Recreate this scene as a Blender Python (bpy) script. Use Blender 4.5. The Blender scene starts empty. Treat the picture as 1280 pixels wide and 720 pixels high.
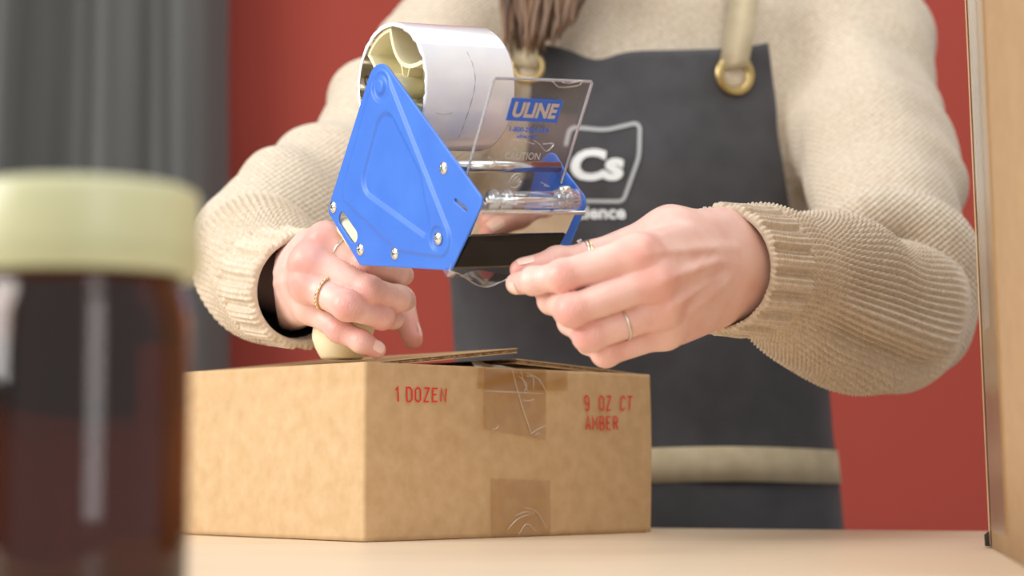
import bpy, math, random
import numpy as np
from mathutils import Vector
from mathutils.bvhtree import BVHTree
random.seed(7); np.random.seed(7)
sc = bpy.context.scene
COL = sc.collection
# ---------------------------------------------------------------- camera, world, lights, exposure
FP = 2500.0; H0 = 0.0516; PITCH = math.atan(220/FP)
cd = bpy.data.cameras.new('camera'); cam = bpy.data.objects.new('camera', cd); COL.objects.link(cam)
cam.location = (0, 0, H0); cam.rotation_euler = (math.pi/2+PITCH, 0, 0)
cd.sensor_width = 36; cd.lens = FP/1280*36; cd.clip_start = 0.02
cd.dof.use_dof = True; cd.dof.focus_distance = 1.325; cd.dof.aperture_fstop = 5.0
sc.camera = cam
w = bpy.data.worlds.new('world'); sc.world = w; w.use_nodes = True
w.node_tree.nodes['Background'].inputs[0].default_value = (1.0, .985, .97, 1)
w.node_tree.nodes['Background'].inputs[1].default_value = 0.5
def area(name, loc, target, sx, sy, power, col):
    l = bpy.data.lights.new(name, 'AREA'); l.shape = 'RECTANGLE'; l.size = sx; l.size_y = sy; l.energy = power; l.color = col
    o = bpy.data.objects.new(name, l); COL.objects.link(o); o.location = loc
    o.rotation_euler = (Vector(target)-Vector(loc)).to_track_quat('-Z', 'Y').to_euler(); return o
area('window_light', (-1.9, .65, 1.0), (0, 1.4, .15), 1.3, 1.3, 34, (1, .985, .965))
area('front_window_light', (.85, -1.2, .75), (.05, 1.4, .15), .6, 1.5, 8, (.93, .96, 1))
area('ceiling_light', (.35, 1.75, 1.75), (.15, 1.9, 0), 1.6, .9, 5.5, (1, .985, .96))
area('ceiling_light', (.3, .2, 1.9), (.1, 1.6, .1), 1.6, .6, 8.5, (1, .98, .95))
sc.view_settings.view_transform = 'Standard'; sc.view_settings.look = 'None'
sc.view_settings.exposure = 0.46; sc.view_settings.gamma = 1; sc.view_settings.use_curve_mapping = False
sc.cycles.max_bounces = 10; sc.cycles.transparent_max_bounces = 16; sc.cycles.sample_clamp_indirect = 6

# ---------------------------------------------------------------- picking helpers (design-time: a point of the view at a chosen distance)
CA, SA = math.cos(PITCH), math.sin(PITCH); CAMP = np.array([0, 0, H0])
def ray(px, py):
    x = (px-640)/FP; y = (360-py)/FP
    return np.array([x, CA-y*SA, SA+y*CA])
def P(px, py, Y):
    r = ray(px, py); return CAMP+r*(Y/r[1])
def plane_hit(px, py, p0, n):
    r = ray(px, py); return CAMP+r*(np.dot(p0-CAMP, n)/np.dot(r, n))
def proj(p):
    q = np.asarray(p)-CAMP; z = q[1]*CA+q[2]*SA; y = -q[1]*SA+q[2]*CA
    return 640+FP*q[0]/z, 360-FP*y/z
def unit(v): v = np.asarray(v, float); return v/np.linalg.norm(v)

# ---------------------------------------------------------------- materials
def lin(c):
    return tuple([(v/255/12.92 if v/255 <= .04045 else ((v/255+.055)/1.055)**2.4) for v in c])+(1,)
def mat(name, rgb, rough=.5, metal=0, **kw):
    m = bpy.data.materials.new(name); m.use_nodes = True
    b = m.node_tree.nodes['Principled BSDF']
    b.inputs['Base Color'].default_value = lin(rgb); b.inputs['Roughness'].default_value = rough; b.inputs['Metallic'].default_value = metal
    for k, v in kw.items():
        b.inputs[k.replace('_', ' ')].default_value = v
    return m
def N(m, t, **kw):
    n = m.node_tree.nodes.new(t)
    for k, v in kw.items():
        if hasattr(n, k): setattr(n, k, v)
        else: n.inputs[k.replace('_', ' ')].default_value = v
    return n
def L(m, a, b): m.node_tree.links.new(a, b)
def bsdf(m): return m.node_tree.nodes['Principled BSDF']
def noise_col(m, rgbs, scale=(1, 1, 1), freq=10, detail=6, lo=.3, hi=.7, bump=0, dist=.001, coord='Object', bfreq=None):
    tc = N(m, 'ShaderNodeTexCoord'); mp = N(m, 'ShaderNodeMapping'); mp.inputs['Scale'].default_value = scale
    L(m, tc.outputs[coord], mp.inputs[0])
    n = N(m, 'ShaderNodeTexNoise'); n.inputs['Scale'].default_value = freq; n.inputs['Detail'].default_value = detail
    L(m, mp.outputs[0], n.inputs[0])
    r = N(m, 'ShaderNodeValToRGB'); r.color_ramp.elements[0].position = lo; r.color_ramp.elements[1].position = hi
    r.color_ramp.elements[0].color = lin(rgbs[0]); r.color_ramp.elements[1].color = lin(rgbs[1])
    L(m, n.outputs[0], r.inputs[0]); L(m, r.outputs[0], bsdf(m).inputs['Base Color'])
    if bump:
        n2 = N(m, 'ShaderNodeTexNoise'); n2.inputs['Scale'].default_value = bfreq or freq*4; n2.inputs['Detail'].default_value = 4
        L(m, mp.outputs[0], n2.inputs[0])
        b = N(m, 'ShaderNodeBump'); b.inputs['Strength'].default_value = bump; b.inputs['Distance'].default_value = dist
        L(m, n2.outputs[0], b.inputs['Height']); L(m, b.outputs[0], bsdf(m).inputs['Normal'])
    return m
M = {}
M['wall'] = noise_col(mat('red_wall_paint', (164, 62, 48), .8), [(160, 59, 45), (167, 65, 51)], freq=2, bump=.15, bfreq=180)
M['curtain'] = noise_col(mat('grey_curtain', (112, 113, 112), .8), [(88, 89, 87), (104, 104, 102)], (8, 8, .4), 3, 3)
M['floor'] = noise_col(mat('grey_floor', (120, 118, 115), .4), [(112, 110, 108), (128, 126, 122)], freq=6)
M['table'] = noise_col(mat('pale_wood_laminate', (226, 206, 178), .38), [(218, 197, 168), (232, 214, 188)], (1.2, 22, 1), 3.5, 8, .25, .75, bump=.08, dist=.0004)
M['metal_leg'] = mat('grey_steel', (150, 150, 152), .35, 1)
def cardboard(name, a, b):
    m = noise_col(mat(name, a, .82), [a, b], (1, 1, 1.0), 95, 10, .28, .72, bump=.25, dist=.0004, bfreq=900)
    bs = bsdf(m); ramp = [n for n in m.node_tree.nodes if n.type == 'VALTORGB'][0]
    tc = [n for n in m.node_tree.nodes if n.type == 'TEX_COORD'][0]
    n2 = N(m, 'ShaderNodeTexNoise', Scale=18.0, Detail=3.0); L(m, tc.outputs['Object'], n2.inputs[0])
    mx = N(m, 'ShaderNodeMix', data_type='RGBA', blend_type='MULTIPLY'); mx.inputs[0].default_value = .3
    r2 = N(m, 'ShaderNodeValToRGB'); r2.color_ramp.elements[0].color = (.84, .83, .8, 1); r2.color_ramp.elements[1].color = (1, 1, 1, 1)
    r2.color_ramp.elements[0].position = .3; r2.color_ramp.elements[1].position = .65
    L(m, n2.outputs[0], r2.inputs[0]); L(m, ramp.outputs[0], mx.inputs[6]); L(m, r2.outputs[0], mx.inputs[7]); L(m, mx.outputs[2], bs.inputs['Base Color'])
    return m
M['card'] = cardboard('kraft_cardboard', (196, 162, 118), (210, 179, 138))
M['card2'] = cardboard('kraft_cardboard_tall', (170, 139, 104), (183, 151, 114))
M['flute'] = noise_col(mat('corrugated_medium', (150, 118, 82), .9), [(120, 92, 60), (180, 148, 108)], freq=300)
M['ink'] = mat('red_ink', (226, 40, 30), .6)
M['blue'] = noise_col(mat('blue_enamel', (50, 108, 218), .42), [(60, 114, 214), (66, 122, 220)], freq=40, bump=.12, dist=.0002, bfreq=700)
M['zinc'] = mat('zinc_plated_steel', (214, 214, 205), .22, 1)
M['zinc_dark'] = mat('screw_recess', (110, 150, 150), .35, 1)
M['chrome'] = noise_col(mat('polished_steel', (226, 216, 205), .1, 1), [(214, 204, 192), (232, 224, 214)], (1, 1, 1), 60, 3)
M['steel'] = mat('bright_steel_rod', (225, 228, 228), .16, 1)
M['black'] = mat('black_plastic', (12, 11, 10), .3, Specular_IOR_Level=.25)
M['cream'] = mat('cream_plastic', (240, 232, 196), .38, Subsurface_Weight=.15, Subsurface_Scale=.003)
M['roll'] = noise_col(mat('clear_tape_wound', (232, 234, 240), .16, Coat_Weight=.6, Coat_Roughness=.06), [(222, 226, 238), (238, 238, 240)], (1, 1, 1), 30, 3, bump=.1, dist=.0008, bfreq=45)
M['core'] = mat('paper_core', (222, 212, 190), .8)
M['line'] = mat('tape_end_line', (188, 182, 172), .5)
M['print_grey'] = mat('grey_print', (70, 66, 60), .7)
M['skin'] = None
M['nail'] = mat('fingernail', (246, 206, 192), .22, Subsurface_Weight=.1, Subsurface_Scale=.002, Coat_Weight=.3)
M['gold'] = mat('gold', (232, 200, 158), .2, 1)
M['silver'] = mat('silver', (224, 218, 208), .16, 1)
M['diamond'] = mat('clear_stone', (250, 250, 250), .02, 0, Transmission_Weight=.8, IOR=2.2)
M['brass'] = mat('brass_grommet', (196, 172, 118), .28, 1)
M['canvas'] = noise_col(mat('cream_canvas', (206, 192, 162), .9), [(184, 169, 138), (202, 188, 158)], freq=60, bump=.3, dist=.0006, bfreq=900)
M['apron'] = noise_col(mat('charcoal_twill', (66, 65, 69), .85, Sheen_Weight=.15), [(60, 59, 63), (71, 70, 74)], freq=40, bump=.3, dist=.0005, bfreq=1200)
M['white_print'] = mat('white_print', (232, 236, 238), .6)
M['grey_frame'] = mat('pale_grey_print', (176, 180, 182), .6)
M['hair'] = noise_col(mat('brown_hair', (96, 70, 52), .45), [(62, 42, 30), (150, 118, 92)], (30, 30, 1.5), 5, 4)
M['lining'] = mat('dark_undersleeve', (24, 20, 19), .9)
M['trousers'] = mat('dark_denim', (44, 46, 54), .9)
M['shoe'] = mat('shoe_leather', (40, 32, 28), .5)
M['lid'] = noise_col(mat('cream_lid', (196, 195, 154), .35), [(188, 187, 146), (203, 202, 162)], freq=12)
M['wax'] = mat('dark_contents', (70, 34, 12), .5)
M['eye'] = mat('eye_white', (235, 230, 225), .15)
M['iris'] = mat('brown_iris', (70, 45, 30), .2)
def glassy(name, col, rough=.02, ior=1.45, w=1.0):
    return mat(name, col, rough, 0, Transmission_Weight=w, IOR=ior)
M['amber'] = glassy('amber_glass', (124, 66, 12), .06, 1.5)
M['clear'] = glassy('clear_acrylic', (250, 250, 252), .03, 1.49)
def film(name, tint, gloss, rough, bump=.3, bf=120):
    m = bpy.data.materials.new(name); m.use_nodes = True; nt = m.node_tree; nt.nodes.clear()
    out = nt.nodes.new('ShaderNodeOutputMaterial'); tr = nt.nodes.new('ShaderNodeBsdfTransparent'); gl = nt.nodes.new('ShaderNodeBsdfGlossy')
    tr.inputs[0].default_value = tint; gl.inputs['Roughness'].default_value = rough; gl.inputs[0].default_value = (1, 1, 1, 1)
    fr = nt.nodes.new('ShaderNodeFresnel'); fr.inputs[0].default_value = 1.45
    ad = nt.nodes.new('ShaderNodeMath'); ad.operation = 'ADD'; ad.inputs[1].default_value = gloss
    ge = nt.nodes.new('ShaderNodeNewGeometry'); iv = nt.nodes.new('ShaderNodeMath'); iv.operation = 'SUBTRACT'; iv.inputs[0].default_value = 1; nt.links.new(ge.outputs['Backfacing'], iv.inputs[1])
    fm = nt.nodes.new('ShaderNodeMath'); fm.operation = 'MULTIPLY'; fr_only = fr
    tc = nt.nodes.new('ShaderNodeTexCoord'); ns = nt.nodes.new('ShaderNodeTexNoise'); ns.inputs['Scale'].default_value = bf
    bp = nt.nodes.new('ShaderNodeBump'); bp.inputs['Strength'].default_value = bump; bp.inputs['Distance'].default_value = .001
    nt.links.new(tc.outputs['Object'], ns.inputs[0]); nt.links.new(ns.outputs[0], bp.inputs['Height']); nt.links.new(bp.outputs[0], gl.inputs['Normal'])
    mx = nt.nodes.new('ShaderNodeMixShader'); nt.links.new(fr_only.outputs[0], fm.inputs[0]); nt.links.new(iv.outputs[0], fm.inputs[1]); nt.links.new(fm.outputs[0], ad.inputs[0]); nt.links.new(ad.outputs[0], mx.inputs[0])
    nt.links.new(tr.outputs[0], mx.inputs[1]); nt.links.new(gl.outputs[0], mx.inputs[2]); nt.links.new(mx.outputs[0], out.inputs[0])
    return m
M['packtape'] = film('brown_packing_tape_film', (.86, .78, .62, 1), .03, .25, .15, 40)
M['crease'] = film('tape_crease_glint', (.9, .85, .78, 1), .45, .3)
M['film'] = film('clear_tape_film', (.93, .9, .87, 1), .06, .08, .1)
M['scuff_glare'] = film('clear_scuff_glare', (.95, .93, .9, 1), .28, .3)  # scuffs on the guard, and the painted glare on the carton tape
M['shield'] = film('clear_acrylic_panel', (.95, .94, .93, 1), .03, .06, 0)
M['clearpart'] = film('clear_moulded_plastic', (.93, .95, .97, 1), .12, .06, 0)
def skin():
    m = mat('skin', (226, 178, 155), .42, Subsurface_Weight=.12, Subsurface_Scale=.004)
    bs = bsdf(m); bs.inputs['Subsurface Radius'].default_value = (1, .35, .2)
    at = N(m, 'ShaderNodeAttribute', attribute_name='pink')
    tc = N(m, 'ShaderNodeTexCoord'); n = N(m, 'ShaderNodeTexNoise', Scale=70.0, Detail=4.0); L(m, tc.outputs['Object'], n.inputs[0])
    ad = N(m, 'ShaderNodeMath', operation='MULTIPLY_ADD'); ad.inputs[1].default_value = .5; L(m, n.outputs[0], ad.inputs[0]); L(m, at.outputs['Fac'], ad.inputs[2])
    r = N(m, 'ShaderNodeValToRGB'); r.color_ramp.elements[0].position = .15; r.color_ramp.elements[1].position = 1.1
    r.color_ramp.elements[0].color = lin((236, 200, 188)); r.color_ramp.elements[1].color = lin((214, 118, 108))
    L(m, ad.outputs[0], r.inputs[0]); L(m, r.outputs[0], bs.inputs['Base Color'])
    v = N(m, 'ShaderNodeTexVoronoi', Scale=900.0); L(m, tc.outputs['Object'], v.inputs[0])
    n3 = N(m, 'ShaderNodeTexNoise', Scale=260.0, Detail=5.0); L(m, tc.outputs['Object'], n3.inputs[0])
    a2 = N(m, 'ShaderNodeMath', operation='MULTIPLY_ADD'); a2.inputs[1].default_value = .35; L(m, v.outputs[0], a2.inputs[0]); L(m, n3.outputs[0], a2.inputs[2])
    b = N(m, 'ShaderNodeBump'); b.inputs['Strength'].default_value = .35; b.inputs['Distance'].default_value = .0004
    L(m, a2.outputs[0], b.inputs['Height']); L(m, b.outputs[0], bs.inputs['Normal']); return m
M['skin'] = skin()
def knit(name, fine):
    m = mat(name, (208, 192, 168), .95, Sheen_Weight=.3); bs = bsdf(m)
    tc = N(m, 'ShaderNodeTexCoord'); n = N(m, 'ShaderNodeTexNoise', Scale=260.0, Detail=5.0); L(m, tc.outputs['Object'], n.inputs[0])
    r = N(m, 'ShaderNodeValToRGB'); r.color_ramp.elements[0].color = lin((200, 183, 158)); r.color_ramp.elements[1].color = lin((222, 208, 188))
    r.color_ramp.elements[0].position = .3; r.color_ramp.elements[1].position = .7
    L(m, n.outputs[0], r.inputs[0]); L(m, r.outputs[0], bs.inputs['Base Color'])
    b = N(m, 'ShaderNodeBump'); b.inputs['Strength'].default_value = .5
    if fine:   # stitch rows of the flat knit, laid out on the garment's own UVs (metres)
        sp = N(m, 'ShaderNodeSeparateXYZ'); L(m, tc.outputs['Object'], sp.inputs[0])
        def wave(o, k, ph=None):
            q = N(m, 'ShaderNodeMath', operation='MULTIPLY'); q.inputs[1].default_value = k; L(m, o, q.inputs[0])
            s = N(m, 'ShaderNodeMath', operation='SINE')
            L(m, q.outputs[0], s.inputs[0]); return s
        a = wave(sp.outputs[0], 2*math.pi/.0060); c = wave(sp.outputs[2], 2*math.pi/.0050)
        mu = N(m, 'ShaderNodeMath', operation='MULTIPLY'); L(m, a.outputs[0], mu.inputs[0]); L(m, c.outputs[0], mu.inputs[1])
        b.inputs['Distance'].default_value = .0010; b.inputs['Strength'].default_value = .8; L(m, mu.outputs[0], b.inputs['Height'])
    else:
        n2 = N(m, 'ShaderNodeTexNoise', Scale=1500.0, Detail=3.0); L(m, tc.outputs['Object'], n2.inputs[0])
        b.inputs['Distance'].default_value = .0006; L(m, n2.outputs[0], b.inputs['Height'])
    L(m, b.outputs[0], bs.inputs['Normal']); return m
M['knit'] = knit('oatmeal_knit', False); M['knit_fine'] = knit('oatmeal_knit_body', True)

# ---------------------------------------------------------------- object helpers
ROOTS = {}
def np_mesh(name, V, F, uv=None):
    V = np.asarray(V, np.float32); me = bpy.data.meshes.new(name)
    if isinstance(F, np.ndarray):
        k = F.shape[1]; n = len(F)
        me.vertices.add(len(V)); me.vertices.foreach_set('co', V.ravel())
        me.loops.add(n*k); me.loops.foreach_set('vertex_index', F.astype(np.int32).ravel())
        me.polygons.add(n); me.polygons.foreach_set('loop_start', (np.arange(n)*k).astype(np.int32))
        me.update(calc_edges=True)
    else:
        me.from_pydata([tuple(map(float, v)) for v in V], [], [tuple(map(int, f)) for f in F]); me.update()
    if uv is not None:
        l = me.uv_layers.new(name='UVMap'); idx = np.empty(len(me.loops), np.int32); me.loops.foreach_get('vertex_index', idx)
        l.data.foreach_set('uv', np.asarray(uv, np.float32)[idx].ravel())
    return me
def obj(name, V, F, m, parent=None, smooth=True, uv=None, root=None, bevel=0):
    """mesh from world coordinates, linked under its thing (all parts share the thing's origin)"""
    o_ = np.zeros(3)
    if parent is not None:
        r = parent
        while r.parent: r = r.parent
        o_ = np.array(r.location)
    elif root is not None: o_ = np.array(root)
    V = np.asarray(V, float)-o_
    me = np_mesh(name, V, F, uv)
    if m: me.materials.append(m)
    if smooth: me.polygons.foreach_set('use_smooth', np.ones(len(me.polygons), bool))
    o = bpy.data.objects.new(name, me); COL.objects.link(o)
    if parent is not None: o.parent = parent
    else: o.location = o_
    if bevel:
        b = o.modifiers.new('bevel', 'BEVEL'); b.width = bevel; b.segments = 2; b.limit_method = 'ANGLE'; b.angle_limit = math.radians(40)
    return o
def thing(name, label, cat, loc, group=None):
    o = bpy.data.objects.new(name, None); COL.objects.link(o); o.location = loc; o.empty_display_size = .05
    o['label'] = label; o['category'] = cat
    if group: o['group'] = group
    return o
def box_vf(lo, hi):
    x0, y0, z0 = lo; x1, y1, z1 = hi
    V = [(x0,y0,z0),(x1,y0,z0),(x1,y1,z0),(x0,y1,z0),(x0,y0,z1),(x1,y0,z1),(x1,y1,z1),(x0,y1,z1)]
    return V, [(0,3,2,1),(4,5,6,7),(0,1,5,4),(1,2,6,5),(2,3,7,6),(3,0,4,7)]
def join(parts):
    V, F, n = [], [], 0
    for v, f in parts:
        V += [tuple(a) for a in v]; F += [tuple(int(i)+n for i in g) for g in f]; n += len(v)
    return V, F
def prism(pts, vec):
    n = len(pts); V = [np.array(p, float) for p in pts]+[np.array(p, float)+vec for p in pts]
    F = [tuple(range(n)), tuple(range(2*n-1, n-1, -1))]+[(i, i+n, (i+1) % n+n, (i+1) % n) for i in range(n)]
    return V, F
def frame(ax):
    ax = unit(ax); h = np.array([0, 0, 1.]) if abs(ax[2]) < .9 else np.array([1., 0, 0])
    a = unit(np.cross(h, ax)); return a, np.cross(ax, a)
def lathe(p0, ax, prof, n=40, caps=True):
    """prof: list of (distance along axis, radius)"""
    ax = unit(ax); a, b = frame(ax); V = []; F = []
    for t, r in prof:
        for i in range(n):
            q = 2*math.pi*i/n; V.append(p0+ax*t+(a*math.cos(q)+b*math.sin(q))*r)
    for j in range(len(prof)-1):
        for i in range(n):
            k = (i+1) % n; F.append((j*n+i, j*n+k, (j+1)*n+k, (j+1)*n+i))
    if caps: F.append(tuple(range(n-1, -1, -1))); F.append(tuple(range((len(prof)-1)*n, len(prof)*n)))
    return V, F
def tube(pts, rad, n=10, caps=True):
    pts = [np.array(p, float) for p in pts]; m = len(pts)
    rad = rad if hasattr(rad, '__len__') else [rad]*m
    V, F = [], []; a = None
    for i, p in enumerate(pts):
        t = unit(pts[min(i+1, m-1)]-pts[max(i-1, 0)])
        if a is None: a, _ = frame(t)
        a = unit(a-t*np.dot(a, t)); b = np.cross(t, a)
        for k in range(n):
            q = 2*math.pi*k/n; V.append(p+(a*math.cos(q)+b*math.sin(q))*rad[i])
    for j in range(m-1):
        for i in range(n):
            k = (i+1) % n; F.append((j*n+i, j*n+k, (j+1)*n+k, (j+1)*n+i))
    if caps: F.append(tuple(range(n-1, -1, -1))); F.append(tuple(range((m-1)*n, m*n)))
    return V, F
def torus(c, ax, R, r, n=48, k=12, flat=1.0):
    a, b = frame(ax); ax = unit(ax); V, F = [], []
    for i in range(n):
        q = 2*math.pi*i/n; d = a*math.cos(q)+b*math.sin(q)
        for j in range(k):
            s = 2*math.pi*j/k; V.append(c+d*(R+r*math.cos(s))+ax*r*flat*math.sin(s))
    for i in range(n):
        for j in range(k):
            F.append((i*k+j, ((i+1) % n)*k+j, ((i+1) % n)*k+(j+1) % k, i*k+(j+1) % k))
    return V, F
def spline(pts, n):
    """Catmull-Rom through rows of pts (any dimension)"""
    p = np.asarray(pts, float); p = np.vstack([2*p[0]-p[1], p, 2*p[-1]-p[-2]]); m = len(p)-3
    t = np.linspace(0, m-1e-9, n); i = t.astype(int); u = (t-i)[:, None]
    a, b, c, d = p[i], p[i+1], p[i+2], p[i+3]
    return .5*((2*b)+(-a+c)*u+(2*a-5*b+4*c-d)*u*u+(-a+3*b-3*c+d)*u**3)

# ---------------------------------------------------------------- signed-distance modelling + surface nets
def snet(F, lo, h):
    S = F < 0; nx, ny, nz = F.shape
    c = np.zeros((nx-1, ny-1, nz-1), np.int8)
    for i in (0, 1):
        for j in (0, 1):
            for k in (0, 1): c += S[i:nx-1+i, j:ny-1+j, k:nz-1+k]
    I = np.argwhere((c > 0) & (c < 8)); idx = np.full(c.shape, -1, np.int64); idx[I[:, 0], I[:, 1], I[:, 2]] = np.arange(len(I))
    acc = np.zeros((len(I), 3)); cnt = np.zeros(len(I))
    for ax in range(3):
        o = [x for x in range(3) if x != ax]
        for i in (0, 1):
            for j in (0, 1):
                A = I.copy(); A[:, o[0]] += i; A[:, o[1]] += j; B = A.copy(); B[:, ax] += 1
                fa = F[A[:, 0], A[:, 1], A[:, 2]]; fb = F[B[:, 0], B[:, 1], B[:, 2]]
                s = (fa < 0) != (fb < 0); t = np.where(s, fa/np.where(s, fa-fb, 1), 0)
                p = A.astype(float); p[:, ax] += t; acc[s] += p[s]; cnt[s] += 1
    V = acc/cnt[:, None]*h+np.asarray(lo)
    Q = []
    for ax in range(3):
        o = [(1, 2), (2, 0), (0, 1)][ax]
        sl0 = [slice(1, -1)]*3; sl1 = [slice(1, -1)]*3; sl0[ax] = slice(0, -1); sl1[ax] = slice(1, None)
        s0 = S[tuple(sl0)]; s1 = S[tuple(sl1)]
        for flip in (0, 1):
            E = np.argwhere((s0 & ~s1) if not flip else (~s0 & s1))
            if not len(E): continue
            off = np.ones(3, int); off[ax] = 0; E = E+off
            def cell(di, dj):
                q = E.copy(); q[:, o[0]] += di; q[:, o[1]] += dj; return idx[q[:, 0], q[:, 1], q[:, 2]]
            q = np.stack([cell(-1, -1), cell(0, -1), cell(0, 0), cell(-1, 0)], 1)
            Q.append(q[:, ::-1] if flip else q)
    Q = np.vstack(Q); return V, Q[(Q >= 0).all(1)]
def smin(a, b, k):
    h = np.clip(.5+.5*(b-a)/k, 0, 1); return b+(a-b)*h-k*h*(1-h)
class Field:
    def __init__(s, lo, hi, h):
        s.lo = np.array(lo, float); s.h = h; s.n = np.ceil((np.array(hi)-s.lo)/h).astype(int)+1
        s.ax = [(s.lo[i]+np.arange(s.n[i])*h).astype(np.float32) for i in range(3)]
        s.F = np.full(s.n, .06, np.float32)
    def new(s):
        c = object.__new__(Field); c.lo, c.h, c.n, c.ax = s.lo, s.h, s.n, s.ax; c.F = np.full(s.n, .06, np.float32); return c
    def win(s, lo, hi):
        a = np.clip(np.floor((np.array(lo)-s.lo)/s.h).astype(int), 0, s.n-1); b = np.clip(np.ceil((np.array(hi)-s.lo)/s.h).astype(int)+1, 1, s.n)
        sl = tuple(slice(a[i], max(b[i], a[i]+1)) for i in range(3))
        return sl, s.ax[0][sl[0]][:, None, None], s.ax[1][sl[1]][None, :, None], s.ax[2][sl[2]][None, None, :]
    def put(s, sl, d, k, op='u'):
        if op == 'u': s.F[sl] = smin(s.F[sl], d, k) if k > 0 else np.minimum(s.F[sl], d)
        else: s.F[sl] = -smin(-s.F[sl], d, k) if k > 0 else np.maximum(s.F[sl], -d)
    def cone(s, a, b, ra, rb, k=.003, op='u', mg=.02):
        a = np.array(a, float); b = np.array(b, float); R = max(ra, rb)+mg
        sl, X, Y, Z = s.win(np.minimum(a, b)-R, np.maximum(a, b)+R); ab = b-a; L2 = max(np.dot(ab, ab), 1e-12)
        t = np.clip(((X-a[0])*ab[0]+(Y-a[1])*ab[1]+(Z-a[2])*ab[2])/L2, 0, 1)
        d = np.sqrt((X-a[0]-t*ab[0])**2+(Y-a[1]-t*ab[1])**2+(Z-a[2]-t*ab[2])**2)-(ra+(rb-ra)*t)
        s.put(sl, d.astype(np.float32), k, op)
    def ell(s, c, r, k=.003, op='u', mg=.02, R=None):
        c = np.array(c, float); r = np.array(r, float); m = max(r)+mg
        sl, X, Y, Z = s.win(c-m, c+m); x, y, z = X-c[0], Y-c[1], Z-c[2]
        if R is not None: x, y, z = [R[i][0]*x+R[i][1]*y+R[i][2]*z for i in range(3)]
        q = np.sqrt((x/r[0])**2+(y/r[1])**2+(z/r[2])**2); d = (q-1)*min(r)
        s.put(sl, d.astype(np.float32), k, op)
    def mesh(s): return snet(s.F, s.lo, s.h)
def fold(V, comps):
    V = np.asarray(V); o = np.zeros(len(V))
    for amp, kv, ph in comps: o += amp*np.sin(V@np.array(kv)+ph)
    return o
def rnd_comps(n, amp, fmin, fmax, seed, sc_=(1, 1, 1)):
    r = np.random.RandomState(seed); out = []
    for _ in range(n):
        d = r.normal(size=3)*np.array(sc_); d /= np.linalg.norm(d); f = r.uniform(fmin, fmax); out.append((amp, d*2*math.pi*f, r.uniform(0, 6.28)))
    return out
def vnormals(V, F):
    V = np.asarray(V); n = np.cross(V[F[:, 2]]-V[F[:, 0]], V[F[:, 3]]-V[F[:, 1]]); o = np.zeros_like(V)
    for i in range(4): np.add.at(o, F[:, i], n)
    return o/np.maximum(np.linalg.norm(o, axis=1), 1e-12)[:, None]
def poly_sdf(px, py, poly):
    d = np.full(np.broadcast(px, py).shape, 1e9); ins = np.zeros(d.shape, bool); n = len(poly)
    for i in range(n):
        ax, ay = poly[i]; bx, by = poly[(i+1) % n]; ex, ey = bx-ax, by-ay; L2 = ex*ex+ey*ey+1e-18
        t = np.clip(((px-ax)*ex+(py-ay)*ey)/L2, 0, 1); d = np.minimum(d, (px-ax-t*ex)**2+(py-ay-t*ey)**2)
        c = ((ay > py) != (by > py)) & (px < (bx-ax)*(py-ay)/((by-ay) if by != ay else 1e-18)+ax); ins ^= c
    return np.where(ins, -np.sqrt(d), np.sqrt(d))
def round_poly(pts, rad, n=6):
    out = []; m = len(pts); pts = [np.array(p, float) for p in pts]
    for i in range(m):
        p = pts[i]; a = unit(pts[i-1]-p); b = unit(pts[(i+1) % m]-p); r = rad[i] if hasattr(rad, '__len__') else rad
        th = math.acos(max(-1, min(1, float(np.dot(a, b)))))/2; t = r/math.tan(th)
        t = min(t, .48*np.linalg.norm(pts[i-1]-p), .48*np.linalg.norm(pts[(i+1) % m]-p)); r = t*math.tan(th)
        c = p+unit(a+b)*(r/math.sin(th)); s = p+a*t-c; e = p+b*t-c
        for k in range(n+1):
            q = s*(1-k/n)+e*(k/n); out.append(c+unit(q)*r)
    return out

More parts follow.
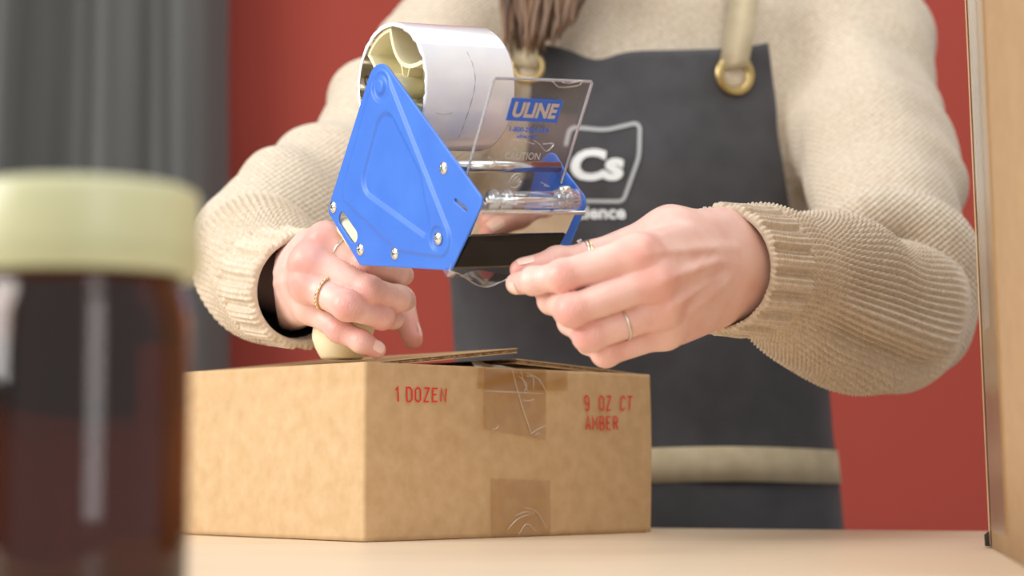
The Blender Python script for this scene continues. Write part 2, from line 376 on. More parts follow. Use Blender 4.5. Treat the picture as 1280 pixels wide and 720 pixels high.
# ---------------------------------------------------------------- writing
def text_vf(s, shear=0.0, bold=0.0):
    c = bpy.data.curves.new('txt', 'FONT'); c.body = s; c.size = 1; c.shear = shear; c.offset = bold; c.fill_mode = 'FRONT'; c.resolution_u = 4
    o = bpy.data.objects.new('txt', c); COL.objects.link(o); dg = bpy.context.evaluated_depsgraph_get(); dg.update()
    me = bpy.data.meshes.new_from_object(o.evaluated_get(dg)); V = np.array([v.co[:2] for v in me.vertices]); F = [tuple(p.vertices) for p in me.polygons]
    bpy.data.objects.remove(o); bpy.data.meshes.remove(me)
    lo = V.min(0); hi = V.max(0); return (V-lo)/(hi-lo), F
GL = {  # condensed box lettering: strokes in a 1 x 2 cell
 '1': [[(.2, 1.55), (.55, 1.9), (.55, 0)]], 'D': [[(.1, 0), (.1, 1.9), (.6, 1.9), (.9, 1.6), (.9, .3), (.6, 0), (.1, 0)]],
 'O': [[(.35, 0), (.1, .3), (.1, 1.6), (.35, 1.9), (.65, 1.9), (.9, 1.6), (.9, .3), (.65, 0), (.35, 0)]], 'Z': [[(.1, 1.9), (.9, 1.9), (.1, 0), (.9, 0)]],
 'E': [[(.9, 1.9), (.1, 1.9), (.1, 0), (.9, 0)], [(.1, .98), (.75, .98)]], 'N': [[(.1, 0), (.1, 1.9), (.9, 0), (.9, 1.9)]],
 '9': [[(.15, .3), (.35, 0), (.65, 0), (.9, .3), (.9, 1.6), (.65, 1.9), (.35, 1.9), (.1, 1.6), (.1, 1.1), (.35, .85), (.9, .9)]],
 'C': [[(.9, 1.5), (.65, 1.9), (.35, 1.9), (.1, 1.6), (.1, .3), (.35, 0), (.65, 0), (.9, .4)]], 'T': [[(0, 1.9), (1, 1.9)], [(.5, 1.9), (.5, 0)]],
 'A': [[(.02, 0), (.5, 1.95), (.98, 0)], [(.22, .6), (.78, .6)]], 'M': [[(.05, 0), (.05, 1.9), (.5, .7), (.95, 1.9), (.95, 0)]],
 'B': [[(.1, 0), (.1, 1.9), (.6, 1.9), (.85, 1.65), (.85, 1.2), (.6, 1), (.1, 1)], [(.6, 1), (.9, .75), (.9, .25), (.65, 0), (.1, 0)]],
 'R': [[(.1, 0), (.1, 1.9), (.6, 1.9), (.88, 1.65), (.88, 1.2), (.6, .98), (.1, .98)], [(.5, .98), (.92, 0)]]}
def ribbon2(pl, wd, closed=False):
    p = [np.array(q, float) for q in pl]; n = len(p); V = []
    for i in range(n):
        a = p[i]-p[i-1] if (i > 0 or closed) else p[1]-p[0]; b = p[(i+1) % n]-p[i] if (i < n-1 or closed) else p[-1]-p[-2]
        if np.linalg.norm(a) < 1e-9: a = b
        if np.linalg.norm(b) < 1e-9: b = a
        a, b = unit(a), unit(b); na = np.array([-a[1], a[0]]); nb = np.array([-b[1], b[0]]); m = na+nb
        m = unit(m) if np.linalg.norm(m) > 1e-6 else na; s = min(1/max(.35, float(np.dot(m, na))), 2.2)
        V += [p[i]+m*s*wd/2, p[i]-m*s*wd/2]
    k = n if closed else n-1
    return V, [(2*i, 2*i+1, 2*((i+1) % n)+1, 2*((i+1) % n)) for i in range(k)]
def stroke_text(s, gap=.45, wd=.22):
    parts = []; x = 0
    for ch in s:
        if ch == ' ': x += .75; continue
        for st in GL[ch]: v, f = ribbon2([(a+x, b) for a, b in st], wd); parts.append((v, f))
        x += 1+gap if ch != '1' else .7+gap
    V, F = join(parts); V = np.array(V); lo = V.min(0); hi = V.max(0); return (V-lo)/(hi-lo), F
def quad_map(V, c, off):
    """unit square -> corners c = (bl, br, tr, tl), pushed out by off"""
    bl, br, tr, tl = [np.array(q, float) for q in c]; u = V[:, :1]; v = V[:, 1:2]
    return (1-u)*(1-v)*bl+u*(1-v)*br+u*v*tr+(1-u)*v*tl+np.array(off)

# ================================================================ SETTING
def struct(name, V, F, m, **k):
    o = obj(name, V, F, m, **k); o['kind'] = 'structure'; return o
WALLY = 3.05; FZ = -.93
struct('wall_back', *box_vf((-3.2, WALLY, FZ), (3.2, WALLY+.1, 2.1)), M['wall'], smooth=False)
struct('wall_left', *box_vf((-3.3, -1.2, FZ), (-3.2, WALLY+.1, 2.1)), mat('pale_wall', (205, 200, 192), .8), smooth=False)
struct('floor', *box_vf((-3.3, -1.2, FZ-.06), (3.2, WALLY+.1, FZ)), M['floor'], smooth=False)
struct('baseboard_back', *box_vf((-3.2, WALLY-.015, FZ), (3.2, WALLY, FZ+.1)), mat('dark_baseboard', (60, 56, 54), .5), smooth=False)
# grey curtain in soft folds, hanging from a rail at the left
cu = thing('curtain', 'dark grey curtain hanging in vertical folds at the left of the red wall', 'curtain', (-1.1, WALLY-.15, FZ+.02))
edges = (278-640)/FP*2.9; n = 420; xs = np.linspace(-2.0, edges, n); zs = np.linspace(FZ+.02, 1.95, 14)
s = (xs-edges)
depth = .045*np.sin(s*2*math.pi/.135+.6)+.03*np.sin(s*2*math.pi/.21+1.0)+.008*np.sin(s*2*math.pi/.06)
V = []; 
for sgn in (0, .004):
    for z in zs:
        for i in range(n): V.append((xs[i]+.006*math.sin(z*3+i*.05), 2.9+depth[i]*(1-.1*math.sin(z*2))+sgn, z))
m_ = len(zs); F = []
for l in range(2):
    b = l*n*m_
    for j in range(m_-1):
        for i in range(n-1):
            q = (b+j*n+i, b+j*n+i+1, b+(j+1)*n+i+1, b+(j+1)*n+i); F.append(q if l == 0 else q[::-1])
obj('curtain_fabric', V, F, M['curtain'], cu)
obj('curtain_rail', *tube([(-2.1, 2.91, 1.97), (edges+.05, 2.91, 1.97)], .014), M['metal_leg'], cu)

# ================================================================ TABLE
TD = unit((.959, -.285, 0)); TN = np.array([TD[1], -TD[0], 0])     # along the back edge / towards the camera
if TN[1] > 0: TN = -TN
TE = np.array([.113, 1.632, 0])
tb = thing('worktable', 'pale wood-look worktable the cardboard box stands on', 'table', (TE[0]+TN[0]*.6, TE[1]+TN[1]*.6, FZ))
c = [TE-TD*1.15, TE+TD*.85, TE+TD*.85+TN*1.3, TE-TD*1.15+TN*1.3]
V, F = prism([q+np.array([0, 0, -.028]) for q in c], np.array([0, 0, .028]))
V = [np.array(v) for v in V]; F = [f[::-1] for f in F]
obj('tabletop', V, F, M['table'], tb, smooth=False, bevel=.0015)
for a, b in ((-1.07, .08), (.77, .08), (.77, 1.22), (-1.07, 1.22)):
    q = TE+TD*a+TN*b; obj('leg', *tube([(q[0], q[1], FZ), (q[0], q[1], -.028)], .022, 16), M['metal_leg'], tb)
q0 = [TE+TD*a+TN*b+np.array([0, 0, -.05]) for a, b in ((-1.07, .08), (.77, .08), (.77, 1.22), (-1.07, 1.22), (-1.07, .08))]
obj('apron_rail', *tube(q0, .015, 8), M['metal_leg'], tb)

# ================================================================ CARDBOARD BOX
B0 = P(455, 677, 1.33); B0[2] = 0; DR = np.array([.7200, .6940, 0]); DL = np.array([-.6940, .7200, 0]); WR, WL, BH = .2835, .218, .1195
bx = thing('cardboard_box', 'low open brown cardboard box printed 1 DOZEN 9 OZ CT AMBER on the table', 'box', tuple(B0+DR*WR/2+DL*WL/2))
def foot(inset, r, n=5):
    a = [B0+DR*i+DL*j for i, j in ((inset, inset), (WR-inset, inset), (WR-inset, WL-inset), (inset, WL-inset))]
    return [np.array([q[0], q[1], 0]) for q in round_poly([p[:2] for p in a], r, n)]
o_, i_ = foot(0, .0030), foot(.0035, .0012); nn = len(o_)
ctr = B0+DR*WR/2+DL*WL/2; V = []; F = []
zs = [(.0006, 0), (.004, 0), (.03, .0006), (.06, .0010), (.09, .0008), (BH-.003, 0), (BH-.0008, 0), (BH, .0006)]
for k, (z, bulge) in enumerate(zs):
    for p in o_:
        d = unit(p-ctr*np.array([1, 1, 0])); q = p+d*bulge*(1 if k < 7 else -1)
        V.append((q[0], q[1], z))
for z in (BH, .004):
    for p in i_: V.append((p[0], p[1], z))
R_ = len(zs)+2
for j in range(R_-1):
    for i in range(nn): F.append((j*nn+i, j*nn+(i+1) % nn, (j+1)*nn+(i+1) % nn, (j+1)*nn+i))
F.append(tuple(range(nn-1, -1, -1))); F.append(tuple(range((R_-1)*nn, R_*nn)))
obj('box_body', V, F, M['card'], bx, bevel=0)
def flap(hinge0, along, length, inward, depth, deg, th=.0034, z0=BH-.0005, warp=0.0, name='flap', bend=0.0):
    """double-faced corrugated flap: two liners with a fluted medium between them"""
    up = np.array([0, 0, 1.]); a = math.radians(deg); n = 14; parts = []; fl = []
    def surf(u, v):   # v 0..1 from the hinge
        ang = a+bend*v; d = depth*v
        return hinge0+along*u+inward*d*math.cos(ang)+up*(d*math.sin(ang)+z0+warp*math.sin(math.pi*v)*(.4+.6*u/length))
    for h0, h1 in ((0, .0006), (th-.0006, th)):
        V = []; F = []
        for hh in (h0, h1):
            for j in range(n+1):
                for i in range(5): V.append(surf(length*i/4, j/n)+up*(hh-th)+along*0)
        K = 5*(n+1)
        for j in range(n):
            for i in range(4):
                q = (j*5+i, j*5+i+1, (j+1)*5+i+1, (j+1)*5+i); F.append(q[::-1]); F.append(tuple(x+K for x in q))
            for i in (0, 4): F.append((j*5+i, (j+1)*5+i, (j+1)*5+i+K, j*5+i+K))
        for j in (0, n):
            for i in range(4): F.append((j*5+i, j*5+i+1, j*5+i+1+K, j*5+i+K))
        parts.append((V, F))
    V, F = join(parts); body = obj(name, V, F, M['card'], bx, smooth=False)
    # medium: sine across 'along', running from hinge to free edge, recessed 0.3 mm, with ragged ends
    m = int(length/.0011); V = []; F = []
    for i in range(m+1):
        u = .0003+(length-.0006)*i/m; hz = -th/2+(th/2-.0006)*math.sin(u/.0052*2*math.pi)
        for j in range(n+1):
            V.append(surf(u, .004+.994*j/n)+up*hz)
    for i in range(m):
        for j in range(n): F.append((i*(n+1)+j, (i+1)*(n+1)+j, (i+1)*(n+1)+j+1, i*(n+1)+j+1))
    # torn paper lips along both side cuts
    for u in (.0004, length-.0004):
        b = len(V); K = 60
        for j in range(K+1):
            v = .01+.985*j/K; p = surf(u, v); V += [p+up*(-th+.0007+.0006*random.random())+along*(.0006*(random.random()-.5)), p+up*(-.0008-.0009*random.random())+along*(.0009*(random.random()-.5))]
        for j in range(K): F.append((b+2*j, b+2*j+2, b+2*j+3, b+2*j+1))
    obj('corrugated_medium', V, F, M['flute'], body, smooth=False)
    return body
I0 = B0+DR*.0+DL*.001
flap(B0+DR*.002+DL*.001+0*DR, DL, WL-.002, DR, WR/2-.001, 6.2)                                     # left long flap, raised
rf = flap(B0+DR*(WR-.002)+DL*.001, DL, WL-.002, -DR, WR/2-.001, 1.5, warp=.0035, bend=math.radians(1.6))   # right long flap, bowed
flap(B0+DL*.004+DR*.008, DR, WR-.016, DL, .072, -9, z0=BH-.006)                                   # short front flap, sunk inside
flap(B0+DL*(WL-.004)+DR*.008, DR, WR-.016, -DL, .072, -7, z0=BH-.006)
# bottom seam: the lower flap edge, just proud under the printed face
obj('bottom_flap', *prism([B0+DR*.004+DL*.0008+np.array([0, 0, .0]), B0+DR*(WR-.006)+DL*.0008, B0+DR*(WR-.006)+DL*.1, B0+DR*.004+DL*.1], np.array([0, 0, .0016])), M['flute'], bx, smooth=False)
FN = -DL
def face(px, py, off=0.0): return plane_hit(px, py, B0+FN*(.0+off), FN)
def print_on_box(s, tl, tr, bl, br, gap=.45, nm='printed_text'):
    V, F = stroke_text(s, gap); V3 = quad_map(V, (face(*bl), face(*br), face(*tr), face(*tl)), FN*.0016)
    obj(nm, V3, F, M['ink'], bx, smooth=False)
print_on_box('1 DOZEN', (492, 482), (557, 484), (493, 504), (556, 504), .38)
print_on_box('9  OZ  CT', (728, 494), (789, 495), (729, 514), (788, 513.5), .38)
print_on_box('AMBER', (729, 518), (771, 519), (730, 538), (771, 537.5), .38)
def tape_patch(corners, name='tape_strip', jag_top=False, jag_bot=False, off=.0018, wrap=None, n=30):
    tl, tr, br, bl = [face(*c) for c in corners]; V = []; F = []
    rows = 8
    for j in range(rows+1):
        v = j/rows
        for i in range(n*2+1):
            u = i/(n*2); p = (tl*(1-u)+tr*u)*(1-v)+(bl*(1-u)+br*u)*v
            if j == 0 and jag_top: p = p+np.array([0, 0, .0012*(i % 2)+.0006*random.random()])
            if j == rows and jag_bot: p = p-np.array([0, 0, .0010*(i % 2)+.0006*random.random()])
            V.append(p+FN*(off+.00025*math.sin(u*9+v*7)))
    W = 2*n+1
    if wrap is not None:       # folds over the top rim and down inside
        ext = [(0, .0004, -.001), (0, -.001, .0006), (0, -.006, .0010), (0, -.014, .0012)]
        top = [V[i] for i in range(W)]
        pre = []
        for (_, d, z) in ext[::-1]:
            pre += [np.array([t[0], t[1], 0])+FN*(d-off)+np.array([0, 0, BH+z+.0006]) for t in top]
        V = pre+V; rows += len(ext)
    for j in range(rows):
        for i in range(W-1): F.append((j*W+i, (j+1)*W+i, (j+1)*W+i+1, j*W+i+1))
    return obj(name, V, F, M['packtape'], bx)
tape_patch([(611, 600), (686, 602), (686, 668), (612, 671)], jag_top=True)
tape_patch([(603, 460.5), (681, 463.5), (680, 549), (602, 535)], wrap=1, jag_bot=True)
tape_patch([(595, 460), (707, 464.5), (707, 489), (594, 486)], off=.0022)
def crease(pts, wd=.00035, name='tape_wrinkle'):
    p = [face(*q) for q in pts]; p = spline(p, 16)
    obj(name, *tube([q+FN*.0026 for q in p], [wd*(.4+.6*math.sin(math.pi*(i+.5)/16)) for i in range(16)], 6), M['crease'], bx)
for pts in ([(637, 462), (643, 485), (650, 510), (657, 530), (661, 543)], [(660, 543), (668, 537), (679, 532)], [(648, 464), (652, 478), (657, 490)], [(650, 500), (657, 501), (664, 499)],
            [(655, 466), (670, 474), (681, 492)], [(655, 470), (663, 472), (664, 487)], [(612, 537), (618, 535), (620, 531)], [(631, 662), (645, 648), (665, 641)], [(652, 634), (668, 640), (680, 660)],
            [(640, 645), (652, 640), (664, 640)], [(645, 668), (655, 655), (667, 664)], [(664, 544), (671, 541)], [(645, 470), (655, 480), (651, 492)], [(603, 489), (630, 490), (676, 492)]):
    crease(pts)
# loose crumpled tape tab standing in the gap at the flap
p = spline([face(594, 452)+DL*.004, face(604, 450)+DL*.006, face(616, 455)+DL*.004, face(630, 457)+DL*.002, face(648, 461)+DL*.001], 14); q = spline([face(596, 462), face(606, 461), face(618, 462), face(634, 463), face(650, 464)], 14)
V = [*p, *q]; F = [(i, i+1, i+15, i+14) for i in range(13)]
obj('loose_tape_end', V, F, M['crease'], bx)

# ================================================================ TALL CARTON AT THE RIGHT
cA = P(1238, 683, 1.25); cA[2] = 0; cd_ = unit((-.164, -.986, 0)); cr = unit((.986, -.164, 0))
tc_ = thing('tall_carton', 'tall blurred cardboard carton standing at the right edge of the table', 'box', tuple(cA+cd_*.2+cr*.14))
pts = [cA+cr*.0, cA+cd_*.42, cA+cd_*.42+cr*.27, cA+cr*.27]
base = round_poly([p[:2] for p in pts], .004, 4); V = []; F = []; n = len(base); Z = np.linspace(.0005, .46, 8)
for z in Z:
    for b in base: V.append((b[0]-.011*(z/.46)*(1 if b[0] < cA[0]+.03 else 0), b[1], z))
for j in range(7):
    for i in range(n): F.append((j*n+i, j*n+(i+1) % n, (j+1)*n+(i+1) % n, (j+1)*n+i))
F += [tuple(range(n-1, -1, -1)), tuple(range(7*n, 8*n))]
# winding
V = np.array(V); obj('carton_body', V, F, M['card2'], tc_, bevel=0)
for w0, w1, nm, mt, z0, z1, off in ((.035, .150, 'tape_strip', M['packtape'], .012, .455, .0016), (.060, .105, 'tape_glare_strip', M['scuff_glare'], .13, .455, .002)):  # second strip is added over the tape to stand for its glare
    a = cA+cd_*w0; b = cA+cd_*w1; q = lambda p, z: np.array([p[0]-.011*(z/.46), p[1], z])-cr*off
    obj(nm, [q(a, z0), q(b, z0), q(b, z1), q(a, z1)], [(0, 1, 2, 3)], mt, tc_)
q = cA+cd_*.004
obj('corner_hole_shade', *lathe(np.array([q[0]+.004, q[1], .0009]), (0, 0, 1), [(0, .0075), (.007, .0078), (.0105, .004)], 14), mat('carton_corner_hole', (40, 28, 18), .9), tc_)  # dark solid whose colour stands for the shade inside the corner hole
obj('seam_strip', [cA-cr*.0008+cd_*.002+np.array([0, 0, .002]), cA-cr*.0008+cd_*.014+np.array([0, 0, .002]), cA-cr*.0118+cd_*.014+np.array([0, 0, .46]), cA-cr*.0118+cd_*.002+np.array([0, 0, .46])], [(0, 1, 2, 3)], M['card'], tc_)

# ================================================================ AMBER JAR
JX, JY = -.1447, .67
jr = thing('candle_jar', 'large blurred amber glass jar with a cream lid in the left foreground', 'jar', (JX, JY, 0))
jp = np.array([JX, JY, 0])
obj('glass_body', *lathe(jp, (0, 0, 1), [(0.0005, .030), (.001, .034), (.004, .0362), (.010, .0366), (.100, .0366), (.106, .0350), (.110, .0335), (.124, .0335), (.124, .0313), (.110, .0313), (.105, .0325), (.099, .0340), (.012, .0340), (.006, .031), (.0055, .004)], 64), M['amber'], jr)
0 and obj('jar_contents', *lathe(jp, (0, 0, 1), [(.0062, .030), (.013, .0335), (.082, .0335), (.0825, .0325)], 48), M['wax'], jr)
lid = obj('lid', *lathe(jp, (0, 0, 1), [(.1145, .0355), (.114, .0388), (.1155, .0394), (.139, .0394), (.1425, .0385), (.144, .0360)], 64), M['lid'], jr)
V, F = join([torus(jp+np.array([0, 0, z]), (0, 0, 1), .0394, .0007, 64, 8) for z in (.120, .1225)])
obj('lid_ridge', V, F, M['lid'], lid)

# ================================================================ TAPE DISPENSER
W_ = unit((.806, .586, .084)); V_ = unit(np.array([0, 0, 1.])-W_*W_[2]); U_ = np.cross(W_, V_)
PP = P(478, 108, 1.275)
def PL(px, py, off=0.0): return plane_hit(px, py, PP+W_*off, W_)
def uv(px, py, off=0.0): d = PL(px, py, off)-PP; return np.array([d@U_, d@V_])
def loc(u, v, w): return PP+U_*u+V_*v+W_*w
a = PL(617, 97, .006); LS = .05
for _ in range(40):
    LS += (740-proj(a+W_*LS)[0])*.0004
SPAN = LS+.014      # distance between the two side plates
dp = thing('tape_dispenser', 'blue steel hand-held packing tape dispenser with a clear guard, held above the box', 'tape dispenser', tuple(PL(500, 300, .03)))
def plate_mesh(outline, rad, hfun, w0, th=.0016, h=.00065, holes=()):
    poly = outline if rad is None else round_poly([uv(*p, w0) for p in outline], rad, 8); A = np.array(poly); lo = A.min(0)-.003; hi = A.max(0)+.003
    nu, nv = np.ceil((hi-lo)/h).astype(int); gu = lo[0]+np.arange(nu)*h; gv = lo[1]+np.arange(nv)*h; U, VV = np.meshgrid(gu, gv, indexing='ij')
    d2 = poly_sdf(U, VV, poly)
    for hp in holes: d2 = np.maximum(d2, -hp(U, VV))
    H = hfun(U, VV) if hfun else 0*U
    ws = -.0045+np.arange(int(.0075/h)+1)*h
    D = np.maximum(d2[:, :, None]+.0003, (np.abs(ws[None, None, :]-H[:, :, None])-th/2+.0003))
    # rounded rim
    q1 = np.maximum(d2[:, :, None]+.0005, 0); q2 = np.maximum(np.abs(ws-H[:, :, None])-th/2+.0005, 0)
    D = np.where((q1 > 0) & (q2 > 0), np.sqrt(q1*q1+q2*q2)-.0005, np.maximum(d2[:, :, None], np.abs(ws-H[:, :, None])-th/2))
    V, F = snet(D.astype(np.float32), (lo[0], lo[1], ws[0]), h)
    return PP+V[:, :1]*U_+V[:, 1:2]*V_+(V[:, 2:]+w0)*W_, F
def sst(x, a, b): t = np.clip((x-a)/(b-a), 0, 1); return t*t*(3-2*t)
def hull(circs, n=28):
    pts = []
    for (px, py, r) in circs:
        c = uv(px, py)
        for i in range(n): q = 2*math.pi*i/n; pts.append((c[0]+r*math.cos(q), c[1]+r*math.sin(q)))
    pts = sorted(pts); lo = []; up = []
    for p in pts:
        while len(lo) > 1 and (lo[-1][0]-lo[-2][0])*(p[1]-lo[-2][1])-(lo[-1][1]-lo[-2][1])*(p[0]-lo[-2][0]) <= 0: lo.pop()
        lo.append(p)
    for p in pts[::-1]:
        while len(up) > 1 and (up[-1][0]-up[-2][0])*(p[1]-up[-2][1])-(up[-1][1]-up[-2][1])*(p[0]-up[-2][0]) <= 0: up.pop()
        up.append(p)
    return [np.array(p) for p in lo[:-1]+up[:-1]]
OUT = [(450, 96), (476, 70), (502, 92), (604, 252), (568, 336), (448, 328), (409, 262)]
ORAD = [.017, .0125, .020, .0065, .004, .0035, .005]
OUTH = hull([(476.5, 111, .0162), (597, 252, .0055), (563, 331, .0035), (452, 325, .0035), (416, 262, .0048)], 40)
P1 = hull([(478, 109, .0115), (552, 299, .0118), (502, 296, .010), (438, 240, .0085)])
P2 = hull([(485, 166, .0135), (534, 284, .0065), (468, 224, .0125), (522, 222, .0070)])
pc = uv(478, 108); sc5 = uv(549, 298)
def hnear(U, VV):
    h = -.0014*sst(-poly_sdf(U, VV, P1), -.0006, .0022)
    h = h+.0017*sst(-poly_sdf(U, VV, P2), -.0006, .0030)
    r = np.hypot(U-pc[0], VV-pc[1]); h = h+.0016*sst(-r, -.0108, -.0080)-.0024*sst(-r, -.0068, -.0034)
    r = np.hypot(U-sc5[0], VV-sc5[1]); h = h+.0014*sst(-r, -.0085, -.0060)
    return h
oc0, oc1 = uv(429, 274), uv(443, 295)
def oval(U, VV, rr=.0046):
    e = oc1-oc0; t = np.clip(((U-oc0[0])*e[0]+(VV-oc0[1])*e[1])/(e@e), 0, 1); return np.hypot(U-oc0[0]-t*e[0], VV-oc0[1]-t*e[1])-rr
sl0, sl1 = uv(570, 250), uv(584, 262)
def slit(U, VV):
    e = sl1-sl0; t = np.clip(((U-sl0[0])*e[0]+(VV-sl0[1])*e[1])/(e@e), 0, 1); return np.hypot(U-sl0[0]-t*e[0], VV-sl0[1]-t*e[1])-.0010
Vp, Fp = plate_mesh(OUTH, None, hnear, 0, holes=(oval, slit))
near = obj('side_plate', Vp, Fp, M['blue'], dp)
near['label'] = 'large near side plate with a pressed teardrop relief'
# far plate
FARP = [(672, 205), (691, 186), (706, 212), (735, 250), (702, 334), (640, 334), (625, 300), (660, 255)]
Vq, Fq = plate_mesh(FARP, [.01, .009, .02, .007, .004, .004, .004, .02], None, SPAN)
far = obj('side_plate', Vq, Fq, M['blue'], dp); far['label'] = 'small far side plate behind the guard'
# screws: domed heads with a cross recess
fs = Field((-.006, -.006, -.001), (.006, .006, .005), .00022)
sl, X, Y, Z = fs.win(fs.lo, fs.lo+fs.h*fs.n)
cap = np.sqrt(X**2+Y**2+(Z+.0042)**2)-.0062; flat = np.maximum(np.sqrt(X**2+Y**2)-.0041, -Z-.0006+0*X+0*Y); fs.F = -smin(-np.maximum(cap, flat), .06+0*cap, .0004)
fs.F = np.maximum(cap, flat)
cr1 = np.maximum(np.maximum(np.abs(X)-.0022, np.abs(Y)-.00042), .0008-Z+0*X); cr2 = np.maximum(np.maximum(np.abs(Y)-.0022, np.abs(X)-.00042), .0008-Z+0*Y)
fs.F = np.maximum(fs.F, -np.minimum(cr1, cr2)).astype(np.float32)
Vs, Fs = fs.mesh()
for i, (px, py) in enumerate([(555, 210), (549, 298), (494, 317), (451, 312), (417, 259)]):
    p = PL(px+1, py, 0); a = .3+i*.5; ca, sa = math.cos(a), math.sin(a)
    lift = .0006+(.0002 if i != 1 else .0008)
    Vw = p+(Vs[:, :1]*ca-Vs[:, 1:2]*sa)*U_+(Vs[:, :1]*sa+Vs[:, 1:2]*ca)*V_-(Vs[:, 2:]+lift)*W_
    o = obj('screw', Vw, Fs[:, ::-1].copy(), M['zinc'], dp)
    obj('cross_recess', *join([prism([p+(ca*x-sa*y)*U_+(sa*x+ca*y)*V_-W_*(lift+.0009) for x, y in q], -W_*.0003) for q in ([(-.0021, -.0004), (.0021, -.0004), (.0021, .0004), (-.0021, .0004)], [(-.0004, -.0021), (.0004, -.0021), (.0004, .0021), (-.0004, .0021)])]), M['zinc_dark'], o, smooth=False)
obj('slot_insert', *prism([loc(*(sl0+np.array([-.001, -.001])), .0006), loc(*(sl1+np.array([.001, -.001])), .0006), loc(*(sl1+np.array([.001, .001])), .0006), loc(*(sl0+np.array([-.001, .001])), .0006)], W_*.001), M['zinc'], dp, smooth=False)
# rods and spacers between the plates
def rod(px, py, r, w0=.001, w1=None, name='rod', m='steel'):
    w1 = SPAN-.001 if w1 is None else w1; p = PL(px, py, 0)
    return obj(name, *lathe(p, W_, [(w0, r), (w1, r)], 32), M[m], dp)
rod(556, 208, .0036)
rod(552, 290, .0032); rod(497, 311, .0028, name='spacer_bar')
# axle stub of the hub
rod(478, 108, .005, -.0005, .012, 'hub_pin', 'cream')
# tri-lobed hub carrying the roll
RC = PL(489, 107, 0); hub_w0 = 0.0
ro = uv(489, 107)
# near face of the roll sits at the offset whose centre projects to (489,107)
lo_w, best = 0, 1e9
for k in range(60):
    w_ = k*.0005; e = abs(proj(loc(pc[0], pc[1], w_))[0]-488)
    if e < best: best, lo_w = e, w_
RW0 = lo_w; RO, RI = .0415, .0385; RWID = LS*.93
def hub_curve(n=14):
    pts = []; r = RI-.0012
    for k in range(3):
        c = math.radians(113-120*k)      # lobe centre (from +U anticlockwise)
        for i in range(n+1): q = c+math.radians(24)*(1-2*i/n); pts.append((r*math.cos(q), r*math.sin(q)))
        a0 = c-math.radians(24); a1 = a0-math.radians(72); A = np.array([r*math.cos(a0), r*math.sin(a0)]); B = np.array([r*math.cos(a1), r*math.sin(a1)]); mid = (A+B)/2
        inn = -unit(mid)
        for i in range(1, n): t = i/n; p = A*(1-t)+B*t+inn*(.0125*(1-(2*t-1)**2)); pts.append(tuple(p))
    return pts
hc = hub_curve(); V, F = [], []
rb, fb = ribbon2(hc, .0026, closed=True); nB = len(rb); w0h, w1h = RW0+.0025, RW0+RWID*.96
for wv in (w0h, w1h): V += [loc(pc[0]+p[0], pc[1]+p[1], wv) for p in rb]
for f in fb: F.append(f); F.append(tuple(x+nB for x in f[::-1]))
m2 = nB//2
for i in range(m2):
    k = (i+1) % m2; F.append((2*i, 2*k, 2*k+nB, 2*i+nB)); F.append((2*i+1, 2*i+1+nB, 2*k+1+nB, 2*k+1))
hub = obj('roll_hub', V, F, M['cream'], dp, smooth=False)
V = [loc(pc[0]+p[0]*.99, pc[1]+p[1]*.99, RW0+.022) for p in hc]; F = [tuple(range(len(V)))]
V2 = [loc(pc[0]+p[0]*.99, pc[1]+p[1]*.99, RW0+.024) for p in hc]; n = len(V)
obj('hub_web', V+V2, [tuple(range(n)), tuple(range(2*n-1, n-1, -1))]+[(i, i+n, (i+1) % n+n, (i+1) % n) for i in range(n)], M['cream'], hub, smooth=False)
obj('hub_boss', *lathe(loc(pc[0], pc[1], 0), W_, [(.004, .0075), (RW0+.030, .0075)], 28), M['cream'], hub)
for dg_ in (60, 100, 140):
    q = math.radians(dg_); a = loc(pc[0]+.007*math.cos(q), pc[1]+.007*math.sin(q), RW0+.012); b = loc(pc[0]+.018*math.cos(q), pc[1]+.018*math.sin(q), RW0+.012)
    obj('hub_rib', *prism([a, b, b+W_*.011, a+W_*.011], (V_*math.cos(q)-U_*math.sin(q))*.0014), M['cream'], hub, smooth=False)
# clear guard
GO = .006
gTL, gBL = PL(617.5, 97.5, GO), PL(577, 240, GO)
gdir = unit(gTL-gBL); gn = unit(np.cross(W_, gdir))
if gn[1] > 0: gn = -gn
cs = [(0, 0), (LS, 0), (LS, 1), (0, 1)]; GLN = np.linalg.norm(gTL-gBL)
cor = round_poly([(0, 0), (LS, 0), (LS, GLN), (0, GLN)], .0016, 5)
def G(x, y, o=0.0): return gBL+W_*x+gdir*y+gn*o
guard = obj('clear_guard', *prism([G(p[0], p[1], -.0012) for p in cor], gn*.0024), M['shield'], dp, smooth=False)
# polished edges of the guard catch the light
eg = mat('acrylic_edge', (214, 216, 226), .12, 0, Transmission_Weight=.55, IOR=1.45)
obj('guard_edge', *join([tube([G(0, .01), G(0, GLN-.001), G(.001, GLN), G(LS-.001, GLN), G(LS, GLN-.001), G(LS, .006)], .00095, 8)]), eg, guard)
def gpt(px, py, o=.0016):
    q = plane_hit(px, py, gBL+gn*o, gn); return q
def gquad(V, tl, tr, br, bl, o=.0016): return quad_map(V, (gpt(*bl, o), gpt(*br, o), gpt(*tr, o), gpt(*tl, o)), (0, 0, 0))
BLUEP = mat('blue_print', (48, 104, 214), .5)
obj('logo_panel', gquad(np.array([[0, 0], [1, 0], [1, 1], [0, 1.]]), (640, 122), (704.5, 125.5), (696, 153.5), (632, 150.5), .0014), [(0, 1, 2, 3)], BLUEP, guard, smooth=False)
V, F = text_vf('ULINE', .0, .045); obj('logo_lettering', gquad(V, (644.5, 127), (700, 130), (693, 149), (638.5, 146.5), .0018), F, mat('pale_lettering', (184, 177, 172), .5), guard, smooth=False)
